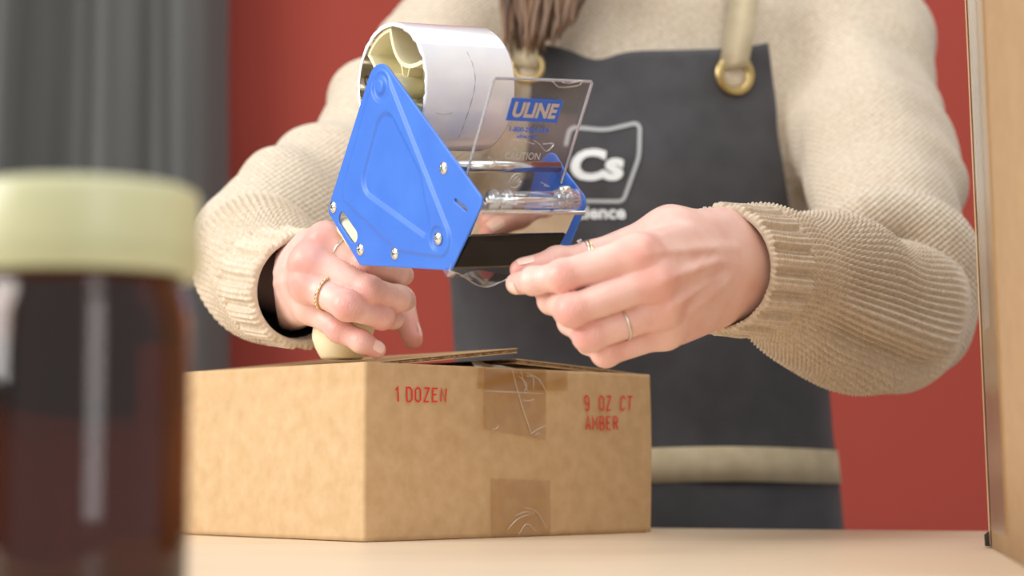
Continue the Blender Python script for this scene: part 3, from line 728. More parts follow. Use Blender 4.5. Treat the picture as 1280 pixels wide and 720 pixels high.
V, F = text_vf('1-800-295-5510', .0, .035); obj('phone_lettering', gquad(V, (638, 158), (687, 160.5), (685.5, 166.5), (636.5, 164.5)), F, BLUEP, guard, smooth=False)
V, F = text_vf('uline.com', .0, .03); obj('web_lettering', gquad(V, (647, 167.5), (672, 168.5), (670.5, 173.5), (645.5, 172.5)), F, BLUEP, guard, smooth=False)
EMB = mat('embossed_lettering', (196, 192, 190), .3)
V, F = text_vf('CAUTION', .0, .0); obj('caution_lettering', gquad(V, (632, 190), (676, 191), (674, 200), (630.5, 199)), F, EMB, guard, smooth=False)
V, F = text_vf('SHARP KNIFE', .0, .0); obj('warning_lettering', gquad(V, (637, 202), (665, 203), (664, 206.5), (636, 205.5)), F, EMB, guard, smooth=False)
ep = [(650.5, 218), (645, 217.5), (639.5, 222), (636.5, 228), (637.5, 233), (643, 235), (649, 231), (651.5, 226)]
parts = [tube([gpt(*q) for q in spline(ep, 20)[:, :2]], .00045, 6)]
for a, b in (((641, 227), (647, 220)), ((643, 230), (650, 223)), ((646, 231), (651, 226))): parts.append(tube([gpt(*a), gpt(*b)], .0004, 6))
obj('embossed_emblem', *join(parts), EMB, guard)
for pl in ([(691, 96), (700, 103), (722, 101), (728, 96), (724, 95), (712, 98), (703, 97)], [(668, 176), (674, 180), (683, 189), (692, 180), (679, 180)], [(611, 196), (619, 205), (612, 209), (621, 200)], [(640, 175), (655, 177), (668, 180)], [(676, 228), (686, 233), (680, 232)]):
    pl = [(x, y+6 if y < 110 else y) for x, y in pl]
    obj('scuff_mark', *tube([gpt(*q, .0014) for q in spline(pl, 26)[:, :2]], [.00025+.0003*random.random() for _ in range(26)], 5), M['scuff_glare'], guard)
# hinge block of the guard: clear tubes, collars, screw
HC = PL(604, 250, 0)
parts = [lathe(HC, W_, [(.004, .0052), (LS*.93, .0052)], 28), lathe(HC-gn*-.0+V_*-.003, W_, [(.008, .0026), (LS*.86, .0026)], 16)]
for a in (.006, .016, LS*.74, LS*.82, LS*.90): parts.append(lathe(HC, W_, [(a, .0066), (a+.0035, .0066)], 24))
obj('clear_hinge', *join(parts), M['clearpart'], dp)
obj('hinge_pin', *lathe(HC, W_, [(.002, .0016), (LS*.97, .0016)], 14), M['steel'], dp)
q = HC+W_*LS*.83+V_*.0055-U_*.0
obj('hinge_screw', *lathe(q, V_+gn*.2, [(-.001, .0040), (.0015, .0042), (.0028, .003)], 22), M['zinc'], dp)
# serrated blade, polished guard, black pressure plate
bl0 = PL(600, 262.5, .002); teeth = 46; bw = LS*1.04; V = []; bd = unit(PL(598, 268)-PL(601, 262))
od = unit(np.cross(W_, bd)); od = od if od[1] < 0 else -od
F = []
for s_ in (0, 1):
    for i in range(2*teeth+1):
        x = bw*i/(2*teeth); V.append(bl0+W_*x-bd*.0010+od*(.0032+s_*.0007)); V.append(bl0+W_*x+bd*(.0016 if i % 2 else .0004)+od*(.0036+s_*.0007))
K = 2*(2*teeth+1)
for i in range(2*teeth):
    a = 2*i; F += [(a, a+1, a+3, a+2), (a+K, a+2+K, a+3+K, a+1+K), (a, a+2, a+2+K, a+K), (a+1, a+1+K, a+3+K, a+3)]
obj('serrated_blade', V, F, M['zinc'], dp, smooth=False)
pr = [(600.5, 264), (588, 294.5), (580, 293), (592, 262)]
obj('blade_guard', *prism([PL(*p, .002) for p in pr], W_*(LS*.985)), M['chrome'], dp, smooth=False, bevel=.0006)
pr = [(589, 294.5), (585, 303), (576, 320), (569, 334), (560, 337), (556, 332), (572, 296)]
obj('pressure_plate', *prism([PL(*p, .0018) for p in pr], W_*(LS*.97)), M['black'], dp, smooth=False, bevel=.0008)
# cream handle: moulded frame between the plates and the grip below
hf = Field(P(380, 470, 1.30)-.03, P(560, 240, 1.42)+.04, .0013)
def PW(px, py, wv): return PL(px, py, wv)
hf.cone(PW(434, 284, .0075), PW(462, 300, .010), .0072, .008, .004)
hf.cone(PW(462, 300, .010), PW(545, 306, .022), .008, .008, .005)
hf.cone(PW(448, 296, .010), P(470, 322, 1.366), .009, .013, .006)
hf.cone(P(470, 322, 1.366), P(436, 392, 1.379), .0125, .0185, .01)
hf.cone(P(436, 392, 1.379), P(427, 420, 1.387), .0185, .0185, .008)
hf.cone(P(427, 420, 1.387), P(430, 470, 1.395), .0185, .0095, .008)
hf.F = np.maximum(hf.F, (.1242-hf.ax[2])[None, None, :])
sl, X, Y, Z = hf.win(hf.lo, hf.lo+hf.h*hf.n); hf.F = np.maximum(hf.F, (.0012-((X-PP[0])*W_[0]+(Y-PP[1])*W_[1]+(Z-PP[2])*W_[2]))).astype(np.float32)
V, F = hf.mesh(); obj('grip_handle', V, F, M['cream'], dp)

# ================================================================ TAPE ROLL
tr = thing('tape_roll', 'wide roll of clear packing tape on the dispenser hub', 'tape roll', tuple(loc(pc[0], pc[1], RW0+RWID/2)))
pcen = loc(pc[0], pc[1], 0); nse = 96; V = []; F = []; a0, b0 = U_, V_
prof = [(RW0+.0012, RO-.0030), (RW0+.0002, RO-.0012), (RW0+.0006, RO-.0002), (RW0+.002, RO), (RW0+RWID-.002, RO), (RW0+RWID-.0004, RO-.0004), (RW0+RWID, RO-.0030)]
for j, (t, r) in enumerate(prof):
    for i in range(nse):
        q = 2*math.pi*i/nse; jit = .00035*math.sin(q*23+j)+.00025*math.sin(q*41) if j in (0, 1, 2) else 0
        V.append(pcen+W_*(t+jit)+(a0*math.cos(q)+b0*math.sin(q))*(r+jit*.4+.00015*math.sin(5*q)))
for j in range(len(prof)-1):
    for i in range(nse): k = (i+1) % nse; F.append((j*nse+i, j*nse+k, (j+1)*nse+k, (j+1)*nse+i))
obj('wound_tape', V, F, M['roll'], tr)
prof = [(RW0+.0012, RO-.0030), (RW0+.0008, RI), (RW0+RWID, RI), (RW0+RWID, RO-.003)]
V = []; F = []
for t, r in prof:
    for i in range(nse): q = 2*math.pi*i/nse; V.append(pcen+W_*t+(a0*math.cos(q)+b0*math.sin(q))*r)
for j in range(3):
    for i in range(nse): k = (i+1) % nse; F.append((j*nse+i, j*nse+k, (j+1)*nse+k, (j+1)*nse+i))
core = obj('paper_core', V, F, M['core'], tr)
# small print inside the core
def core_pt(q, wv): return pcen+W_*wv+(a0*math.cos(q)+b0*math.sin(q))*(RI-.0004)
Vt, Ft = text_vf('OS', 0, .02); Vt = [core_pt(math.radians(165)+.17*(.5-v[1])*-1+.0, RW0+.004+.006*v[0]) for v in Vt]
obj('core_print', Vt, Ft, M['print_grey'], core, smooth=False)
# uneven line where a turn of tape ends
def roll_pt(px, py):
    r = ray(px, py); d = r-W_*np.dot(r, W_); o = CAMP-pcen; o = o-W_*np.dot(o, W_); A = d@d; Bq = 2*(o@d); C = o@o-(RO+.0001)**2
    t = (-Bq-math.sqrt(max(Bq*Bq-4*A*C, 0)))/(2*A); return CAMP+r*t
for pl, wd in (([(583, 64), (590, 78), (594, 96), (593, 112), (588, 132), (582, 150), (576, 166), (572, 174)], .00022), ([(545, 141), (556, 142.5), (566, 140.5)], .00014)):
    obj('turn_line', *tube([roll_pt(x, y) for x, y in spline(pl, 30)[:, :2]], [wd*(1+.8*math.sin(i*1.7)) for i in range(30)], 5), M['line'], tr)
# free end of the tape pulled from the pressure plate to the fingers
A = [P(565, 329, 1.205), P(562, 338, 1.200), P(573, 342, 1.203), P(583, 348, 1.206), P(596, 356, 1.210), P(610, 358.5, 1.213), P(626, 352.5, 1.215), P(640, 346, 1.212)]
Bc = [P(552, 336, 1.245), P(559, 347, 1.215), P(575, 345, 1.240), P(586, 340, 1.255), P(600, 338, 1.262), P(613, 340, 1.255), P(628, 342.5, 1.240), P(648, 343.5, 1.222)]
A = spline(A, 40); Bc = spline(Bc, 40); V = []; F = []
for i in range(40):
    for j in range(6): t = j/5; V.append(A[i]*(1-t)+Bc[i]*t+np.array([0, 0, -.0012*math.sin(math.pi*t)]))
for i in range(39):
    for j in range(5): F.append((i*6+j, (i+1)*6+j, (i+1)*6+j+1, i*6+j+1))
fe = obj('free_tape_end', V, F, M['film'], tr)
obj('tape_edge', *tube(A, .00022, 5), M['crease'], fe)
obj('folded_corner', [P(559, 346, 1.206), P(552, 336, 1.240), P(561, 337, 1.205), P(571, 341, 1.204), P(566, 347, 1.21)], [(0, 1, 2), (0, 2, 3, 4)], M['crease'], fe, smooth=False)

# ================================================================ PERSON
TX, TY = .123, 1.862
pe = thing('person', 'person in an oatmeal knit sweater and charcoal apron holding the tape dispenser', 'person', (TX, TY, FZ))
# ---- torso profile: z -> half width, half depth
TZ = [-.55, -.30, -.15, .0, .08, .16, .24, .32, .41, .465, .495, .52]
TA = [.205, .192, .182, .172, .163, .165, .172, .178, .176, .150, .105, .066]
TB = [.120, .122, .118, .112, .106, .110, .120, .124, .116, .100, .080, .064]
def torso_field(lo, hi, h, grow=0.0, k=0, zmin=-.30):
    f = Field(lo, hi, h); z = f.ax[2]; a = np.interp(z, TZ, TA)+grow; b = np.interp(z, TZ, TB)+grow
    X = f.ax[0][:, None, None]-TX; Y = f.ax[1][None, :, None]-TY
    q = np.sqrt((np.abs(X)/a[None, None, :])**2+(np.abs(Y)/b[None, None, :])**2)+1e-6
    d = (q-1)*b[None, None, :]*.95; d = np.maximum(d, (z-(.515+grow))[None, None, :]); d = np.maximum(d, (zmin-z)[None, None, :])
    f.F = d.astype(np.float32); return f
SR = P(1052, 62, 1.84); MR = P(1097, 195, 1.73); ER = P(1128, 362, 1.60)            # image-right arm (upper)
SL_ = P(585, 62, 1.84); ML = P(492, 178, 1.73); EL = P(352, 300, 1.60)             # image-left arm (upper)
SR = np.array([TX+.197, 1.85, .440]); SL_ = np.array([TX-.172, 1.85, .428])
f = torso_field((-.36, 1.46, -.30), (.50, 2.04, .53), .0042)
for (s_, m_, e_, r) in ((SR, MR, ER, (.062, .0615, .0605)), (SL_, ML, EL, (.066, .062, .056))):
    f.cone(s_, m_, r[0], r[1], .035, mg=.05); f.cone(m_, e_, r[1], r[2], .03, mg=.05)
for q_, sg in ((SR, 1), (SL_, -1)): f.cone(q_, (TX+sg*.06, TY, .478), .066, .052, .035, mg=.05)
f.cone(ER, P(1118, 388, 1.57), .054, .056, .03, mg=.04)
f.cone(EL, P(318, 310, 1.575), .054, .050, .03, mg=.04)
_fc = spline([P(1062, 305, 1.560), P(1090, 268, 1.545), P(1135, 262, 1.540), P(1180, 292, 1.545), P(1206, 345, 1.560)], 9)
for a, b in zip(_fc[:-1], _fc[1:]): f.cone(a, b, .019, .019, .012, mg=.03)
V, F = f.mesh(); nrm = vnormals(V, F)
# folds: broad drape everywhere, diagonal creases running down the upper arms
dd = fold(V, rnd_comps(7, .0011, 4, 11, 3))+fold(V, rnd_comps(5, .0012, 8, 16, 5, (1, .3, .4)))
def seg_par(V, a, b):
    ab = b-a; t = np.clip(((V-a)@ab)/(ab@ab), 0, 1); c = a+t[:, None]*ab; return t, np.linalg.norm(V-c, axis=1), c
UV = np.zeros((len(V), 2)); ang = np.arctan2(V[:, 0]-TX, -(V[:, 1]-TY)); UV[:, 0] = ang*.15; UV[:, 1] = V[:, 2]
dbest = np.abs(np.hypot((V[:, 0]-TX)/np.interp(V[:, 2], TZ, TA), (V[:, 1]-TY)/np.interp(V[:, 2], TZ, TB))-1)*.11
for (a, b, off) in ((SR, MR, 0), (MR, ER, np.linalg.norm(MR-SR)), (SL_, ML, 0), (ML, EL, np.linalg.norm(ML-SL_))):
    t, r, c = seg_par(V, a, b); ax_ = unit(b-a); e1, e2 = frame(ax_); rel = V-c; th = np.arctan2(rel@e2, rel@e1); ln = np.linalg.norm(b-a)
    dm = np.abs(r-.063); use = dm < dbest; dbest = np.where(use, dm, dbest); UV[use, 0] = (t*ln+off)[use]; UV[use, 1] = (th*.062)[use]
    dd += sst(np.abs(V[:, 0]-TX), .19, .24)*sst(-dm, -.03, -.012)*.0022*np.sin((t*ln+off)*2*math.pi/.055+th*1.3+1.0)
V = V+nrm*dd[:, None]
Vsw, Fsw = V, F
sweater = obj('sweater', V, F, M['knit_fine'], pe, uv=UV)
# collar
cp = []; 
for i in range(60):
    q = 2*math.pi*i/60; cp.append((TX+.083*math.sin(q), TY+.004-.073*math.cos(q), .470-.012*math.cos(q)))
cV = []; cF = []
for i in range(240):
    q = 2*math.pi*i/240; rr = .0010*math.sin(q*60)
    for j in range(8):
        s_ = 2*math.pi*j/8; R_2 = 1+(.011*math.cos(s_)+rr)/.08
        cV.append((TX+.080*math.sin(q)*R_2, TY+.004-.070*math.cos(q)*R_2, .492-.016*math.cos(q)+.012*math.sin(s_)))
for i in range(240):
    for j in range(8): cF.append((i*8+j, i*8+(j+1) % 8, ((i+1) % 240)*8+(j+1) % 8, ((i+1) % 240)*8+j))
obj('collar', cV, cF, M['knit'], sweater)
# ---- knitted forearm sleeves
def sleeve(ctrl, rads, up, nridge, qs, name, ns, cuff=.052, seed=1, ledge=False, sag=0.0):
    """ctrl from the cuff opening up to the elbow; stitches are real relief"""
    cen = spline(ctrl, ns); rad = spline(np.array(rads)[:, None], ns)[:, 0]
    ds = np.linalg.norm(np.diff(cen, axis=0), axis=1); S_ = np.concatenate([[0], np.cumsum(ds)]); Lt = S_[-1]
    T = np.gradient(cen, axis=0); T /= np.linalg.norm(T, axis=1)[:, None]
    up = np.array(up, float); A_ = up-T*(T@up)[:, None]; A_ /= np.linalg.norm(A_, axis=1)[:, None]; B_ = np.cross(T, A_)
    nt = nridge*qs; th = np.arange(nt)*2*math.pi/nt
    S = S_[:, None]; TH = th[None, :]
    wc = 1-sst(S, cuff-.004, cuff+.004)                               # cuff weight
    nr = nridge//4
    rib = (.0021*np.tanh(2.4*(np.cos(TH*nr+.15*np.sin(S*60))+.25))+.0006*np.cos(TH*nridge)+.00025*np.sin(S*2*math.pi/.0030+2.5*np.cos(TH*nridge)))*(.35+.65*sst(S, .002, .010))
    wseed = (1-sst(S, cuff+.035, cuff+.085))*(1-wc)
    jit = .5*np.sin(TH*7+S*40)
    bead = np.cos(S*2*math.pi/.0068+jit)*np.cos(TH*nridge/2)
    seedst = .0023*bead+.0003*np.cos(TH*nridge)
    garter = .0017*np.cos(TH*nridge)+.0017*bead
    h = (wc*rib+wseed*seedst+(1-wc-wseed)*garter)*np.clip((Lt-S)/.035, 0, 1)
    end = np.clip((Lt-S)/.02, 0, 1)
    if ledge: h = h+sst(S, .085, .15)*sst(-S, -Lt, -Lt+.05)*(.0062*np.exp(-((TH-1.98)/.20)**2)-.0070*np.exp(-((TH-2.36)/.17)**2))
    # edge roll
    edge = np.where(S < .004, -.0018*(1-S/.004)**2, 0)+np.where(S < .007, .0010*np.sin(math.pi*S/.007)+.0004*np.cos(TH*nridge), 0)
    big = np.zeros((ns, nt)); C3 = cen[:, None, :]+rad[:, None, None]*(np.cos(TH)[..., None]*A_[:, None, :]+np.sin(TH)[..., None]*B_[:, None, :])
    comp = rnd_comps(9, .0013, 5, 14, seed); Q = C3.reshape(-1, 3); big = fold(Q, comp).reshape(ns, nt)*(1-.7*wc)
    R = rad[:, None]+h+big+edge
    D = (np.cos(TH)[..., None]*A_[:, None, :]+np.sin(TH)[..., None]*B_[:, None, :])
    Vv = cen[:, None, :]+R[..., None]*D
    if sag: Vv[..., 2] -= sag*(np.sin(np.pi*S/Lt)**2)*np.clip(-D[..., 2], 0, 1)
    # inner wall of the cuff, so the opening has thickness
    inner = []
    for i, sv in enumerate((.045, .03, .016, .006, .0015)):
        k = int(np.argmin(np.abs(S_-sv))); inner.append(cen[k]+(rad[k]-.0052+.0008*(4-i < 1))*D[k])
    Vv = np.concatenate([np.array(inner), Vv], 0); m = Vv.shape[0]
    # close the elbow with shrinking rings
    last = Vv[-1]; cl = cen[-1]; Tl = T[-1]; caps = []
    for a in (20, 40, 60, 75, 86):
        q = math.radians(a); caps.append(cl+(last-cl)*math.cos(q)+Tl*rad[-1]*.75*math.sin(q))
    Vv = np.concatenate([Vv, np.array(caps)], 0); m = Vv.shape[0]
    I = (np.arange(m-1)[:, None]*nt+np.arange(nt)[None, :]); J = (np.arange(m-1)[:, None]*nt+(np.arange(nt)+1)[None, :] % nt)
    F = np.stack([I, J, J+nt, I+nt], -1).reshape(-1, 4)
    o = obj(name, Vv.reshape(-1, 3), F, M['knit'], sweater)
    return o, cen, T
cR = [P(899, 337, 1.280), P(925, 339, 1.302), P(962, 344, 1.350), P(1020, 366, 1.415), P(1075, 386, 1.49), P(1122, 394, 1.555)]
rR = [.0412, .0412, .0440, .0540, .0590, .0580]
sleeve(cR, rR, (0, 0, 1), 68, 10, 'sleeve', 620, seed=4, ledge=True)
cL = [P(382, 363, 1.395), P(362, 359, 1.42), P(344, 351, 1.455), P(326, 338, 1.50), P(320, 318, 1.56)]
rL = [.0400, .0410, .0455, .0500, .0500]
sleeve(cL, rL, (0, 0, 1), 60, 8, 'sleeve', 360, cuff=.045, seed=9)

# ---- body: one mesh (detailed hands and forearms, plain where clothing covers it)
def build_hand(digits, palm, lo, hi, h, extra=None, kweb=.007):
    base = Field(lo, hi, h)
    for (a, b, ra, rb, k) in palm: base.cone(a, b, ra, rb, k, mg=.03)
    if extra: extra(base)
    tot = base.F.copy()
    for d in digits:
        g = base.new(); pts = d['p']; r = d['r']
        for i in range(len(pts)-1): g.cone(pts[i], pts[i+1], r[i], r[i+1], .0025, mg=.015)
        for i in d.get('joints', (1, 2)):          # slight swelling at the finger joints
            if i < len(pts): g.ell(pts[i], (r[i]*1.03,)*3, .004, mg=.015)
        tot = np.minimum(tot, smin(g.F, base.F, d.get('k', kweb)))
    base.F = tot; V, F = base.mesh(); return V, F
def pinkness(V, spots):
    a = np.zeros(len(V))
    for c, r, s_ in spots: a += .72*s_*np.exp(-((V-np.array(c))**2).sum(1)/(r*r))
    return a
def pj(l, dy=0.0): return [P(q[0], q[1], q[2]+dy) for q in l]
# image-right hand (her left), pinching the tape
DY1 = -.052
D1 = {
 'thumb': dict(p=pj([(741, 322, 1.288), (697, 327, 1.283), (650, 337, 1.279)], DY1), r=[.0095, .0088, .0064], k=.006, joints=(1,)),
 'index': dict(p=pj([(797, 318, 1.240), (704, 345, 1.236), (667, 351, 1.247), (646, 354.5, 1.262)], DY1), r=[.0120, .0094, .0078, .0068]),
 'middle': dict(p=pj([(818, 350, 1.243), (716, 388, 1.232), (690, 375, 1.258), (680, 362, 1.275)], DY1), r=[.0118, .0094, .0080, .0070]),
 'ring': dict(p=pj([(826, 386, 1.256), (736, 420, 1.242), (714, 402, 1.266), (702, 388, 1.282)], DY1), r=[.0112, .0090, .0076, .0068]),
 'pinky': dict(p=pj([(832, 414, 1.275), (757, 441, 1.258), (736, 428, 1.279), (724, 414, 1.294)], DY1), r=[.0098, .0080, .0068, .0060])}
WR1 = P(938, 338, 1.306)
palm1 = []
mc = {'index': (905, 292, 1.325), 'middle': (915, 318, 1.318), 'ring': (915, 348, 1.322), 'pinky': (905, 376, 1.332)}
for k_, rr in (('index', .0120), ('middle', .0120), ('ring', .0115), ('pinky', .0110)):
    palm1.append((D1[k_]['p'][0], P(mc[k_][0], mc[k_][1], mc[k_][2]+DY1+.006), rr, .0155, .012))
palm1 += [(P(741, 322, 1.288+DY1), P(838, 290, 1.300+DY1), .0100, .0140, .010), (P(838, 290, 1.300+DY1), P(905, 300, 1.335+DY1), .0140, .0150, .014),
          (P(835, 392, 1.295+DY1), P(905, 352, 1.345+DY1), .014, .018, .014), (P(820, 340, 1.285+DY1), P(900, 335, 1.340+DY1), .016, .018, .014),
          (WR1, P(1010, 352, 1.40), .0270, .0280, .02), (P(905, 335, 1.330+DY1), WR1, .022, .027, .016)]
# extensor tendons and a vein standing on the back of the hand
for a, b in (((805, 314, 1.232), (915, 312, 1.300)), ((828, 347, 1.234), (912, 326, 1.300)), ((838, 380, 1.244), (912, 342, 1.304))):
    palm1.append((P(a[0], a[1], a[2]+DY1), P(b[0], b[1], b[2]+DY1), .0022, .0018, .006))
V1, F1 = build_hand(list(D1.values()), palm1, P(625, 470, 1.16)-.006, np.maximum(P(990, 245, 1.23), P(990, 245, 1.42))+.012, .00085)
lo1 = V1.min(0)
spots1 = [(D1['index']['p'][1]+np.array([0, -.008, 0]), .010, .55), (D1['middle']['p'][1]+np.array([-.003, -.006, 0]), .010, .6), (D1['ring']['p'][1]+np.array([-.003, -.006, 0]), .010, .6), (D1['pinky']['p'][1], .010, .45),
          (D1['index']['p'][0]+np.array([0, -.008, 0]), .013, .4), (D1['middle']['p'][0]+np.array([0, -.008, -.004]), .013, .45), (D1['ring']['p'][0], .014, .35), (D1['index']['p'][3], .012, .35), (D1['thumb']['p'][2], .014, .45), (D1['thumb']['p'][1], .014, .2)]
def relief(V, F, segs, bumps, creases):
    nrm = vnormals(V, F); front = np.clip(-nrm[:, 1]*1.5+.1, 0, 1); d = np.zeros(len(V))
    for a, b, amp, sg in segs:
        t, r, _ = seg_par(V, a, b); fa = np.clip(np.minimum(t, 1-t)*6, 0, 1)
        # distance measured across the view of the back of the hand
        ax = unit(b-a); rel = V-(a+t[:, None]*(b-a)); lat = np.abs(rel@unit(np.cross(ax, [0, 1, 0]))); d += amp*np.exp(-(lat/sg)**2)*fa*front*np.exp(-(r/.022)**2)
    for c, amp, sg in bumps: d += amp*np.exp(-((V-c)**2).sum(1)/sg**2)*front
    for c, ax, amp, sg, wl in creases:
        rel = V-c; x = rel@unit(ax); r2 = (rel**2).sum(1); d -= amp*np.exp(-r2/sg**2)*(np.clip(np.cos(2*math.pi*x/wl+.6*np.sin(rel[:, 2]*900)), 0, 1)**2)*front
    return V+nrm*d[:, None]
def seg_par(V, a, b):
    ab = b-a; t = np.clip(((V-a)@ab)/(ab@ab), 0, 1); c = a+t[:, None]*ab; return t, np.linalg.norm(V-c, axis=1), c
def digit_creases(D, fr):
    out = []
    for k_, d in D.items():
        p = d['p']; r = d['r']
        for i in range(1, len(p)-1): out.append((p[i]+np.array([0, -r[i]*.9, 0]), p[i+1]-p[i-1], .00038, .0085 if i == 1 else .006, .0021))
    return out
_s = [(P(a[0], a[1], a[2]+DY1-.02), P(b[0], b[1], b[2]+DY1-.02), am, sg) for a, b, am, sg in (
    ((808, 316, 1.240), (918, 306, 1.30), .0011, .0028), ((830, 350, 1.243), (916, 318, 1.30), .0014, .0026), ((842, 382, 1.255), (918, 334, 1.305), .0012, .0026), ((848, 404, 1.270), (912, 352, 1.32), .0008, .0026),
    ((868, 372, 1.27), (915, 330, 1.31), -.0012, .0030), ((846, 330, 1.26), (905, 310, 1.3), -.0008, .0034), ((862, 345, 1.26), (900, 300, 1.30), .0004, .0016))]
_b = [(D1['index']['p'][0]+np.array([.002, -.010, .002]), .0014, .008), (D1['middle']['p'][0]+np.array([.003, -.010, .002]), .0016, .008), (D1['ring']['p'][0]+np.array([.003, -.009, 0]), .0014, .008), (D1['index']['p'][1]+np.array([0, -.008, 0]), .0005, .006)]
V1 = relief(V1, F1, _s, _b, digit_creases(D1, 0))
# image-left hand (her right), wrapped round the grip
DY2 = .030
D2 = {
 'thumb': dict(p=pj([(452, 352, 1.410), (500, 376, 1.398), (516, 424, 1.385)], DY2), r=[.0110, .0100, .0072], k=.006, joints=(1,)),
 'index': dict(p=pj([(407, 300, 1.322), (456, 331, 1.312), (494, 341, 1.330), (504, 344, 1.352)], DY2), r=[.0112, .0092, .0084, .0075]),
 'middle': dict(p=pj([(386, 326, 1.316), (461, 363, 1.300), (497, 373, 1.318), (506, 376, 1.342)], DY2), r=[.0115, .0094, .0084, .0075]),
 'ring': dict(p=pj([(384, 354, 1.318), (434, 382, 1.292), (477, 396, 1.312), (492, 399, 1.334)], DY2), r=[.0112, .0096, .0080, .0072]),
 'pinky': dict(p=pj([(388, 384, 1.332), (424, 412, 1.316), (452, 427, 1.312), (471, 437, 1.318)], DY2), r=[.0100, .0082, .0070, .0062])}
palm2 = []
mc2 = {'index': (372, 318, 1.395), 'middle': (362, 340, 1.392), 'ring': (360, 362, 1.392), 'pinky': (366, 384, 1.396)}
for k_, rr in (('index', .0120), ('middle', .0120), ('ring', .0115), ('pinky', .0110)):
    palm2.append((D2[k_]['p'][0], P(mc2[k_][0], mc2[k_][1], mc2[k_][2]+DY2), rr, .0150, .012))
palm2 += [(P(365, 352, 1.400+DY2), P(345, 345, 1.47+DY2), .0255, .0275, .02), (P(452, 352, 1.410+DY2), P(380, 350, 1.400+DY2), .013, .018, .012), (P(390, 345, 1.345+DY2), P(365, 352, 1.395+DY2), .018, .022, .014)]
for a, b in (((388, 324, 1.306), (352, 345, 1.378)), ((386, 354, 1.308), (352, 360, 1.378))): palm2.append((P(a[0], a[1], a[2]+DY2), P(b[0], b[1], b[2]+DY2), .002, .0018, .006))
V2, F2 = build_hand(list(D2.values()), palm2, P(325, 460, 1.28)-.004, P(540, 255, 1.50)+.006, .00095)
V2 = relief(V2, F2, [(D2['middle']['p'][0]+np.array([0, -.01, 0]), P(352, 345, 1.41), .0012, .003), (D2['ring']['p'][0]+np.array([0, -.01, 0]), P(350, 360, 1.41), .0012, .003)], [(D2[k_]['p'][0]+np.array([-.002, -.010, .001]), .0016, .008) for k_ in ('index', 'middle', 'ring', 'pinky')], digit_creases(D2, 0))
spots2 = [(D2[k_]['p'][0]+np.array([-.003, -.008, 0]), .013, .5) for k_ in ('index', 'middle', 'ring')]+[(D2[k_]['p'][1]+np.array([0, -.007, 0]), .011, .5) for k_ in ('index', 'middle', 'ring', 'pinky')]+[(D2['thumb']['p'][2], .02, .6), (D2['thumb']['p'][1], .012, .4), (D2['ring']['p'][2], .012, .7), (D2['pinky']['p'][3], .012, .4), (D2['middle']['p'][3], .010, .3)]
# hidden body, neck and head
f = Field((-.34, 1.42, -.93), (.48, 2.12, .84), .0078)
hc_ = np.array([TX-.01, TY-.05, .675])
ft = torso_field((-.34, 1.42, -.93), (.48, 2.12, .84), .0078, grow=-.013, zmin=-.16); f.F = ft.F
f.cone((TX, TY, .46), (TX-.004, TY-.02, .58), .055, .052, .03, mg=.05)
for s_, m_, e_, w_ in ((SR, MR, ER, P(1000, 352, 1.42)), (SL_, ML, EL, P(346, 346, 1.46))):
    f.cone(s_, m_, .050, .043, .03, mg=.05); f.cone(m_, e_, .043, .036, .02, mg=.04); f.cone(e_, w_, .036, .027, .02, mg=.04)
for sg in (-1, 1):
    hx = TX+sg*.085
    f.cone((hx, TY, -.10), (hx, TY-.01, -.46), .082, .052, .03, mg=.06); f.cone((hx, TY-.01, -.46), (hx, TY+.01, -.84), .052, .034, .02, mg=.05)
    f.cone((hx, TY+.02, -.88), (hx+sg*.015, TY-.13, -.895), .034, .028, .02, mg=.05)
V3, F3 = f.mesh()
fh = Field(hc_-np.array([.11, .14, .15]), hc_+np.array([.11, .14, .16]), .0032); c0, s0 = math.cos(math.radians(24)), math.sin(math.radians(24))
Rh = np.array([[1, 0, 0], [0, c0, s0], [0, -s0, c0]])     # head bowed towards the hands
def hp(x, y, z): return hc_+Rh.T@np.array([x, y, z])
fh.ell(hp(0, .015, .03), (.074, .090, .088), .02, R=Rh, mg=.04); fh.ell(hp(0, -.022, -.045), (.056, .062, .066), .03, R=Rh, mg=.04)
fh.cone(hp(0, .02, -.03), hp(.0, .06, -.14), .05, .052, .03, mg=.04)
fh.cone(hp(0, -.082, .008), hp(0, -.098, -.026), .007, .010, .010); fh.ell(hp(0, -.080, .030), (.045, .014, .010), .012, R=Rh)
for sg in (-1, 1):
    fh.ell(hp(sg*.031, -.088, .008), (.016, .012, .011), .008, 's', R=Rh); fh.ell(hp(sg*.074, .012, -.005), (.008, .018, .030), .005, R=Rh)
    fh.ell(hp(sg*.009, -.092, -.030), (.006, .007, .005), .005, R=Rh); fh.ell(hp(sg*.036, -.062, -.03), (.02, .018, .02), .02, R=Rh)
fh.ell(hp(0, -.082, -.056), (.022, .008, .0055), .004, R=Rh); fh.ell(hp(0, -.080, -.066), (.018, .009, .006), .004, R=Rh); fh.ell(hp(0, -.066, -.094), (.018, .016, .014), .014, R=Rh)
V4, F4 = fh.mesh()
Vb = np.vstack([V1, V2, V3, V4]); Fb = np.vstack([F1, F2+len(V1), F3+len(V1)+len(V2), F4+len(V1)+len(V2)+len(V3)])
body = obj('body', Vb, Fb, M['skin'], pe)
pk = np.concatenate([pinkness(V1, spots1), pinkness(V2, spots2), np.zeros(len(V3)), pinkness(V4, [(hp(0, -.085, -.06), .02, .7), (hp(.045, -.07, -.03), .03, .3), (hp(-.045, -.07, -.03), .03, .3)])])
at = body.data.attributes.new('pink', 'FLOAT', 'POINT'); at.data.foreach_set('value', pk.astype(np.float32))
